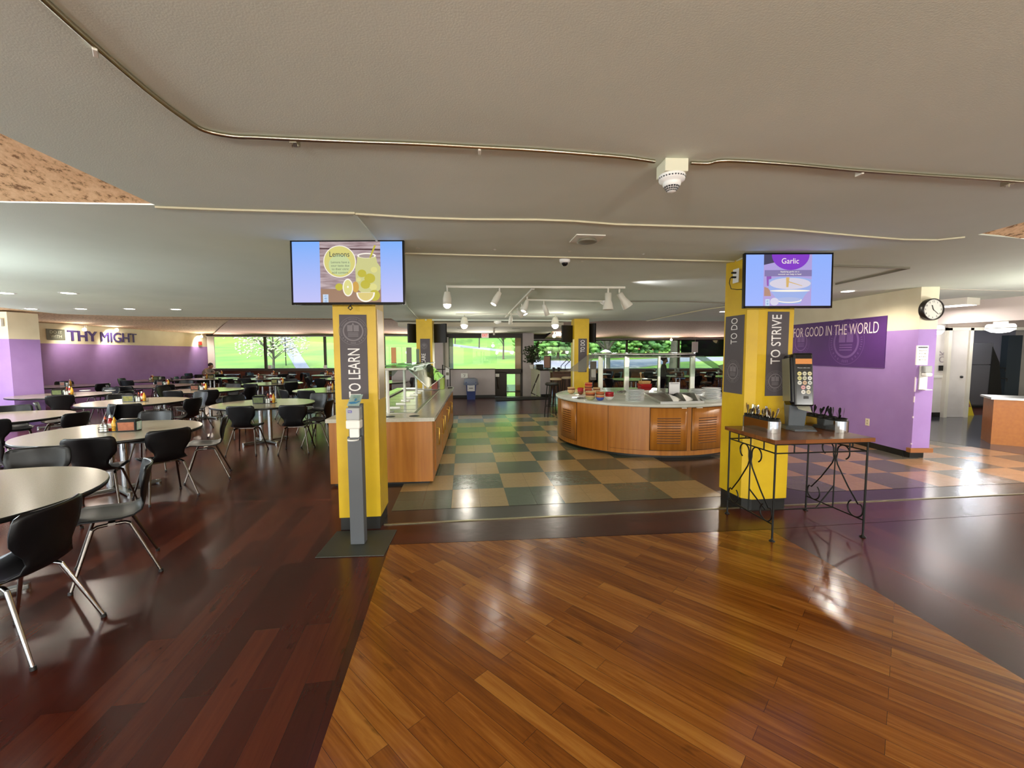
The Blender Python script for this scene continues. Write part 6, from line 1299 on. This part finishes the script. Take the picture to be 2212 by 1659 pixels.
sk_ = mat('skin', '9A6E58', .6); shirt = mat('charcoal shirt', '3C3A3A', .9); trs = mat('black trousers', '141314', .9); hair = mat('dark brown hair', '1E1512', .7)
# standing, facing +x
J = {'hip': ((0,0,.80), (.15,.14)), 'wa': ((.0,0,.95), (.12,.14)), 'ch': ((.02,0,1.13), (.12,.16)), 'nb': ((.035,0,1.24), (.055,.06)), 'nk': ((.05,0,1.285), (.045,.045)), 'h0': ((.06,0,1.345), (.068,.062)), 'h1': ((.06,0,1.42), (.082,.07)), 'h2': ((.055,0,1.47), (.055,.05)), 'nose': ((.148,0,1.375), (.012,.011)), 'chin': ((.115,0,1.32), (.028,.026))}
E = [('hip','wa'),('wa','ch'),('ch','nb'),('nb','nk'),('nk','h0'),('h0','h1'),('h1','h2'),('h0','nose'),('h0','chin')]
for s, q in ((1,'l'),(-1,'r')):
    J[q+'s'] = ((.02, s*.165, 1.19), .055); J[q+'e'] = ((.05, s*.20, .95), .04); J[q+'w'] = ((.25, s*.15, .96), .027); E += [('ch', q+'s'), (q+'s', q+'e'), (q+'e', q+'w')]
    hand(J, E, q+'w', q+'h', (1,-s*.1,.05), (0,s,0))
    J[q+'t'] = ((0, s*.085, .72), .085); J[q+'k'] = ((.02 if s > 0 else -.02, s*.09, .42), .058); J[q+'a'] = ((.0 if s > 0 else -.04, s*.09, .08), .038); J[q+'f'] = ((.14 if s > 0 else .10, s*.10, .035), (.03,.04)); E += [('hip', q+'t'), (q+'t', q+'k'), (q+'k', q+'a'), (q+'a', q+'f')]
def fm(c): return 2 if c.z < .84 else (1 if (c.z < 1.245 and c.x < .17) else 0)
hb = MB(); hb.ico((.03,0,1.43), .098, 2, .02, (1,.92,1.0)); hb.ico((-.085,0,1.43), .055, 2, .03)
ey = MB(); ey.ico((.136,.03,1.405), .012, 1); ey2 = MB(); ey2.ico((.136,-.03,1.405), .012, 1)
ear = MB(); ear.ico((.055,-.078,1.385), .022, 1, 0, (.7,.4,1.2)); mk = MB(); mk.ico((.115,0,1.345), .05, 2, 0, (.8,.95,.9))
person('person', 'person in a grey top and black trousers standing behind the island, facing right', J, E, 'hip', fm, ((1432-1106)/920*14.0, 14.0, 0), -.15, [sk_, shirt, trs], [('hair', hb, hair), ('eye', ey, m_dark), ('eye', ey2, m_dark), ('ear', ear, sk_), ('face_mask', mk, m_dark)])
# the tray held in front
t = thing('serving_tray', 'small tray with glasses held by the standing person', 'tray', ((1432-1106)/920*14.0+.42, 13.95, .985)); MB().box(-.14,-.16,0,.16,.16,.015).build('tray', m_dsteel, t, .004)
for i, (x, y) in enumerate(((-.05,-.06),(.05,-.06),(0,.06),(.1,.06))):
    g = thing('glass', 'clear glass on the held tray', 'glass', (t.location.x+x, t.location.y+y, 1.001), group='glasses on the held tray'); MB().lathe([(.025,0),(.033,.11),(.031,.11),(.023,.006),(.001,.006)], seg=12).build('body', mat('tumbler glass', 'B9C4C0', .1, alpha=.5), g)
# seated, leaning on the table, facing +x
J = {'hip': ((0,0,.55), (.16,.16)), 'wa': ((.06,0,.70), (.14,.16)), 'ch': ((.17,0,.88), (.14,.18)), 'nb': ((.25,0,.98), (.065,.07)), 'nk': ((.29,0,1.01), (.055,.055)), 'h0': ((.33,0,1.06), (.075,.068)), 'h1': ((.34,0,1.14), (.088,.078)), 'h2': ((.33,0,1.19), (.06,.055)), 'nose': ((.43,0,1.08), (.014,.012)), 'chin': ((.39,0,1.02), (.032,.03))}
E = [('hip','wa'),('wa','ch'),('ch','nb'),('nb','nk'),('nk','h0'),('h0','h1'),('h1','h2'),('h0','nose'),('h0','chin')]
for s, q in ((1,'l'),(-1,'r')):
    J[q+'s'] = ((.19, s*.19, .93), .062); J[q+'e'] = ((.33, s*.26, .77), .046); J[q+'w'] = ((.53, s*.12, .775), .03); E += [('ch', q+'s'), (q+'s', q+'e'), (q+'e', q+'w')]
    hand(J, E, q+'w', q+'h', (1,-s*.3,0), (0,s,0))
    J[q+'t'] = ((.12, s*.1, .53), .09); J[q+'k'] = ((.44, s*.11, .50), .062); J[q+'a'] = ((.42, s*.11, .09), .042); J[q+'f'] = ((.56, s*.12, .04), (.03,.045)); E += [('hip', q+'t'), (q+'t', q+'k'), (q+'k', q+'a'), (q+'a', q+'f')]
def fm2(c): return 2 if c.z < .60 else (1 if (c.z < .985 and not (c.x > .50 and c.z < .85)) else 0)
hb = MB(); hb.ico((.31,0,1.15), .102, 2, .02, (1,.92,.95)); e_ = MB(); e_.ico((.41,.03,1.10), .012, 1); e2_ = MB(); e2_.ico((.41,-.03,1.10), .012, 1); er_ = MB(); er_.ico((.325,-.086,1.09), .024, 1, 0, (.7,.4,1.2))
person('person', 'person in grey seated by the left window corner, bent over the table', J, E, 'hip', fm2, (-13.85, 19.15, 0), 0, [sk_, mat('warm grey sweater', '8C8078', .9), trs], [('hair', hb, hair), ('eye', e_, m_dark), ('eye', e2_, m_dark), ('ear', er_, sk_)])
# tidy: drop prototypes that were never placed
for o in [o for o in bpy.data.objects if o.parent is None and o.location.z < -40]:
    for c in list(o.children):
        for g in list(c.children): bpy.data.objects.remove(g)
        bpy.data.objects.remove(c)
    bpy.data.objects.remove(o)
